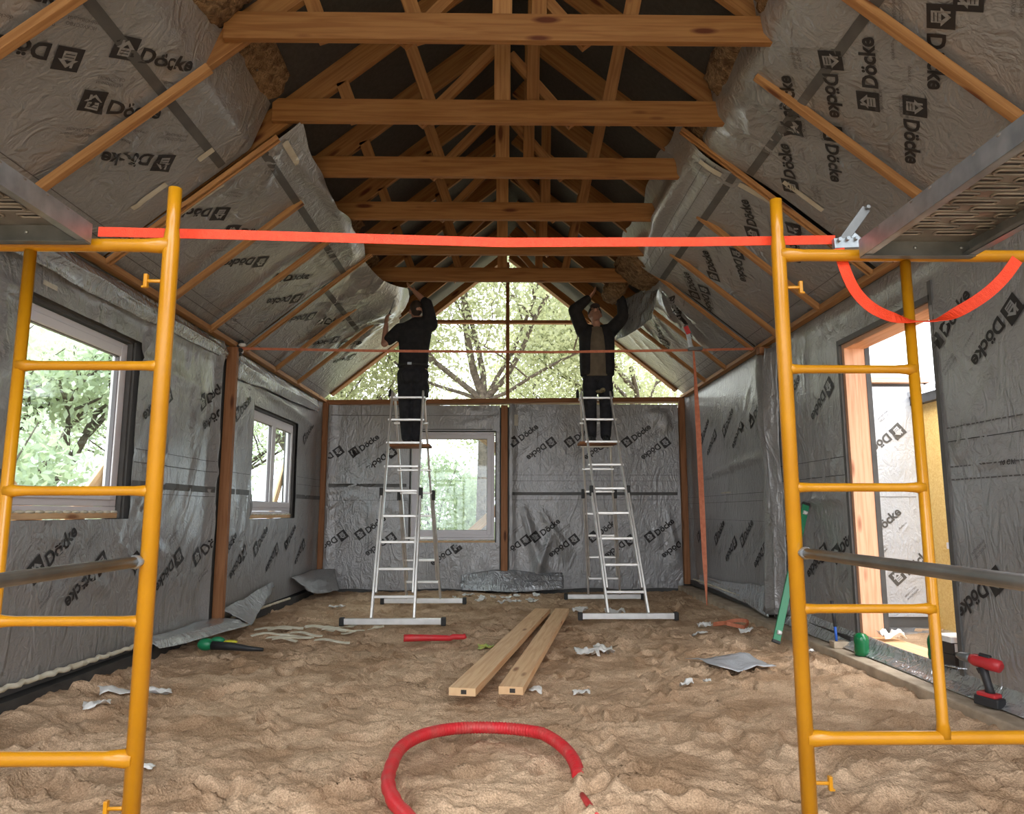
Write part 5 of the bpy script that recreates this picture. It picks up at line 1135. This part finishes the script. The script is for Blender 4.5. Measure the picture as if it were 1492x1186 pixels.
for k in range(16):
    scrap(-.25+rr.uniform(-.45, .75), 10.0+rr.uniform(-.35, .4), rr.uniform(.08, .2), rr.uniform(.05, .12), 'one of the pale shreds heaped on the sand at the foot of the back wall', seed=30+k, rz=rr.uniform(0, 3), amp=.03, group='pale shreds below the back wall')
for k in range(14):
    # curled foam strips below the left post
    x = -2.1+rr.uniform(-.25, .45); y = 7.0+rr.uniform(-.35, .45); a = rr.uniform(-.5, .5); z_ = szmax(x, y, .1)
    b = MB(); b.ribbon([(x+.03*i*math.cos(a)*1.6, y+.03*i*math.sin(a)*1.6+.02*math.sin(i*.8+k), z_+.012+.012*math.sin(i*.7)) for i in range(8)], .03, .006, [(-math.sin(a), math.cos(a), .3)]*8)
    tag(b.build('foam_strip', M['foam']), 'one of the curled pale foam strips on the sand below the left wall post', 'foam strip', 'foam strips below the left post')
for k, (x, y, w) in enumerate(((-1.45, 7.25, .25), (-1.25, 7.4, .18), (-1.55, 7.5, .2))):
    scrap(x, y, w, .06, 'one of three pale strips on the sand left of the left ladder foot', seed=50+k, rz=.3, amp=.015, m='foam', group='strips near the left ladder')
# orange strap heap at the far right
pts = [(2.28+.16*math.cos(a)*(1+.2*math.sin(3*a)), 7.35+.12*math.sin(a), szmax(2.28, 7.35, .15)+.035+.02*math.sin(2*a)) for a in [R(i*14) for i in range(36)]]
b = MB(); b.ribbon(pts, .035, .004); tag(b.build('strap_coil', M['strap_old']), 'heap of rust orange strap lying on the sand before the far right kerb', 'strap')
scrap(2.05, 7.5, .16, .10, 'white scrap left of the orange strap heap', seed=17, amp=.05)
scrap(1.9, 7.15, .16, .08, 'flat white scrap in front of the orange strap heap', seed=18, amp=.02)
scrap(2.35, 7.15, .14, .08, 'white scrap touching the orange strap heap on its near side', seed=19, amp=.03)
scrap(2.98, 5.66, .20, .16, 'clear crumpled bag lying in the open doorway', seed=20, amp=.06, z=.20)

# ================================================================== OUTSIDE
def tree(name, label, x, y, z0, trunk, seed, H, nl, leaf, lean=0, spread=1.0, first=.35, group='trees outside', lsize=.075, limbs=None, spray=.33):
    rr = random.Random(seed); t = thing(name, label, 'tree', (x, y, z0), group); b = MB(); tips = []
    def grow(p, d, L, r, lev):
        n = 5; pts = [p]; dd = d.copy()
        for i in range(n):
            dd = (dd+Vector((rr.uniform(-.22, .22), rr.uniform(-.22, .22), rr.uniform(-.05, .14)))).normalized(); pts.append(pts[-1]+dd*L/n)
        b.tube(pts, [r*(1-.45*i/n) for i in range(n+1)], 8 if lev < 2 else 5, cap=False)
        if lev >= 1: tips.extend(pts[2:])
        if lev >= 4 or r < .012: return
        for k in range(3 if lev < 2 else rr.choice((2, 3))):
            i = rr.randint(2, n); a = rr.uniform(0, 6.28); side = Vector((math.cos(a), math.sin(a), rr.uniform(-.1, .5))).normalized()
            grow(pts[i], (dd*rr.uniform(.5, 1.0)+side*spread*rr.uniform(.6, 1.1)).normalized(), L*rr.uniform(.6, .82), r*rr.uniform(.45, .6), lev+1)
    top = Vector((x+lean, y, z0+H*first)); b.tube([(x, y, z0), (x+lean*.3, y, z0+H*first*.5), top], [trunk*1.25, trunk, trunk*.9], 12)
    if limbs:
        for dv, L, r in limbs: grow(top, Vector(dv).normalized(), L, r, 1)
    else:
        for k in range(4): a = k*1.6+rr.uniform(-.3, .3); grow(top, Vector((math.cos(a)*spread, math.sin(a)*spread*.7, 1.1)).normalized(), H*.33, trunk*.55, 1)
    b.build('trunk', M['bark'], t)
    T = np.array([tuple(p) for p in tips]); r_ = np.random.RandomState(seed)
    c = T[r_.randint(0, len(T), nl)]+r_.normal(0, spray, (nl, 3))*(1, 1, .8)
    u = r_.normal(size=(nl, 3)); u /= np.linalg.norm(u, axis=1)[:, None]; w = r_.normal(size=(nl, 3)); w -= u*(w*u).sum(1)[:, None]; w /= np.linalg.norm(w, axis=1)[:, None]
    s = lsize*r_.uniform(.6, 1.3, (nl, 1)); u = u*s; w = w*s*.5
    V = np.stack([c-u, c+w*.9, c+u, c-w*.9], 1).reshape(-1, 3); F = np.arange(nl*4).reshape(-1, 4)
    me = bpy.data.meshes.new('foliage'); me.from_pydata(V.tolist(), [], F.tolist()); me.materials.append(M[leaf]); me.update()
    o = bpy.data.objects.new('foliage', me); C.objects.link(o); put_under(o, t); o['kind'] = 'stuff'
    return t
tree('leafy_tree', 'big pale leafed tree with forked trunk seen through the gable and back window', -.48, 17.0, -.2, .13, 3, 11, 60000, 'leaf', .05, 1.0, .36, spray=.55, lsize=.07,
     limbs=[((-1.1, 0, 1.0), 3.6, .075), ((-.25, .2, 1.3), 3.8, .10), ((.15, -.1, 1.5), 3.4, .08), ((1.2, .1, .9), 3.9, .075), ((.7, 0, 1.3), 3.4, .06), ((-1.5, .3, .35), 3.0, .05), ((1.6, -.2, .4), 3.0, .05)])
tree('leafy_tree', 'pale tree behind the big forked one, to its right', 4.6, 21.0, -.2, .2, 8, 10.5, 26000, 'leaf', -.2, 1.1, .22, spray=.5)
tree('leafy_tree', 'pale tree behind the big forked one, to its left', -5.4, 20.0, -.2, .2, 15, 10, 26000, 'leaf', .2, 1.1, .22, spray=.5)
tree('leafy_tree', 'lower pale tree far behind the right worker ladder', 1.8, 25.0, -.2, .16, 33, 8.5, 24000, 'leaf', .1, 1.1, .2, spray=.55)
tree('leafy_tree', 'green tree outside the near left window', -8.4, 12.4, -.2, .18, 21, 7.0, 13000, 'leaf2', .1, 1.1, .16)
tree('leafy_tree', 'green tree outside the far left window', -9.2, 22.0, -.2, .2, 24, 8.0, 12000, 'leaf2', .1, 1.1, .16)
def shrub(x, y, r, h, n, seed, label, leaf='leaf2'):
    t = thing('shrub', label, 'shrub', (x, y, -.2), 'shrubs outside'); rr = random.Random(seed); b = MB()
    for k in range(7): a = rr.uniform(0, 6.28); b.tube([(x, y, -.2), (x+.4*r*math.cos(a), y+.4*r*math.sin(a), h*.45), (x+.7*r*math.cos(a+.3), y+.7*r*math.sin(a+.3), h*.85)], [.035, .02, .008], 5)
    b.build('stems', M['bark'], t); r_ = np.random.RandomState(seed)
    q = r_.normal(size=(n, 3)); q /= np.linalg.norm(q, axis=1)[:, None]; q *= (r_.uniform(.3, 1, (n, 1))**.5); c = q*(r, r, h/2)+(x, y, h/2-.1)+r_.normal(0, .08, (n, 3))
    u = r_.normal(size=(n, 3)); u /= np.linalg.norm(u, axis=1)[:, None]; w = np.cross(u, r_.normal(size=(n, 3))); w /= np.linalg.norm(w, axis=1)[:, None]; u *= .08; w *= .04
    V = np.stack([c-u, c+w, c+u, c-w], 1).reshape(-1, 3); me = bpy.data.meshes.new('foliage'); me.from_pydata(V.tolist(), [], np.arange(n*4).reshape(-1, 4).tolist()); me.materials.append(M[leaf]); me.update()
    o = bpy.data.objects.new('foliage', me); C.objects.link(o); put_under(o, t); o['kind'] = 'stuff'
shrub(-1.9, 20.5, 1.5, 2.8, 5000, 61, 'dense green shrub behind the back window, left part'); shrub(-.1, 22.0, 1.6, 2.6, 5000, 62, 'dense green shrub behind the back window, right part')
shrub(-7.0, 9.6, 1.5, 2.7, 4500, 63, 'green shrub outside the near left window'); shrub(-7.6, 16.5, 1.8, 2.8, 5000, 64, 'green shrub outside the far left window')
# corner boards nailed outside the windows
def brace(p, q, w, label, m='pale_wood', d=(0, 1, 0)):
    b = MB(); b.bar(p, q, .025, w, d); return tag(b.build('corner_brace', M[m], bevel=.002), label, 'timber brace', 'braces outside the windows')
def bx_(p, q, w, label): return brace(p, q, w, label)
xo = XL-.04-WT-.03
def brace_x(y0, z0, y1, z1, w, label):
    b = MB(); b.bar((xo, y0, z0), (xo, y1, z1), .03, w, (0, z1-z0, -(y1-y0))); tag(b.build('corner_brace', M['pale_wood'], bevel=.002), label, 'timber brace', 'braces outside the windows')
brace_x(3.95, 1.62, 4.75, .98, .16, 'timber brace across the lower left corner of the near left window'); brace_x(4.95, .98, 5.75, 1.72, .16, 'timber brace across the lower right corner of the near left window')
brace_x(3.95, 2.25, 4.45, 2.62, .10, 'timber brace across the upper left corner of the near left window'); brace_x(9.3, 1.0, 10.0, 1.9, .12, 'timber brace across the lower right corner of the far left window')
yo = YB+.24
def brace_y(x0, z0, x1, z1, w, label):
    b = MB(); b.bar((x0, yo, z0), (x1, yo, z1), .03, w, (-(z1-z0), 0, x1-x0)); tag(b.build('corner_brace', M['pale_wood'], bevel=.002), label, 'timber brace', 'braces outside the windows')
brace_y(-.72, .62, .10, 1.35, .13, 'timber brace across the lower right corner of the back window'); brace_y(-.60, 2.52, .08, 1.98, .12, 'timber brace across the upper right corner of the back window'); brace_y(-1.6, 1.1, -.95, .55, .10, 'timber brace across the lower left corner of the back window')

# ---- neighbouring half-built house outside the doorway
t = thing('neighbour_building', 'half-built house outside the doorway with film covered wall and yellow board wall', 'building', (4.2, 7.3, 0))
yn = 7.35
b = MB(); b.box((3.25, yn, -.15), (4.32, yn+.12, 2.52)); b.build('framed_wall', M['wall_core'], t)
sN = Sheet((0, yn-.02, 0), (1, 0, 0), (0, 0, 1), (0, -1, 0), lambda a, b: pleats(fan(3.9, 2.4, 200, 340, 12, .8, .02, .012, 80))(a, b)+.012*(fbm(a*2, b*2, 3)-.4))
o = build_sheet('membrane', sN, 3.2, 4.26, .12, 2.44, [], mk([(3.55, 2.1, 1), (3.92, 1.86, 0), (3.82, 1.02, 1), (3.5, .7, 0), (4.1, .62, 1)], 40), [(3.25, 4.25, 1.30, 1.305, 2, .002)], [M['pale_film'], M['tape'], M['ink_small'], M['tape'], M['clear_tape'], M['foil']]); put_under(o, t)
b = MB(); b.box((4.30, 4.2, -.15), (4.42, 7.35, .85)); b.box((4.30, 4.2, 1.78), (4.42, 7.35, 2.24)); b.box((4.30, 6.95, .85), (4.42, 7.35, 1.78)); b.box((4.30, 4.2, .85), (4.42, 6.40, 1.78)); b.build('board_wall', M['osb'], t)
b = MB(); b.box((4.34, 6.40, .85), (4.37, 6.95, 1.78)); b.build('window_pane', mat('dull_glass', (.25, .33, .32), .15), t)
b = MB(); b.box((4.27, 6.36, .80), (4.33, 6.99, .86)); b.box((4.29, 6.38, 1.75), (4.33, 6.97, 1.80)); b.build('window_frame', M['pvc'], t, bevel=.003)
b = MB(); b.box((4.22, 4.2, 2.24), (4.42, 7.4, 2.33)); b.build('dark_eave', M['dark_strip'], t)
b = MB(); b.prism([(4.2, 4.2, 2.34), (5.6, 4.2, 3.0), (5.6, 4.2, 3.03), (4.2, 4.2, 2.38)], (0, 3.3, 0)); b.build('roof_film', M['pale_film'], t)
b = MB(); b.bar((3.2, yn-.05, 2.50), (4.4, yn-.05, 2.50), .10, .06); b.build('top_plate', M['pink_wood'], t, bevel=.003)
b = MB(); b.box((3.2, yn-.35, -.14), (4.35, yn-.03, .02)); b.build('footing', M['foil'], t)
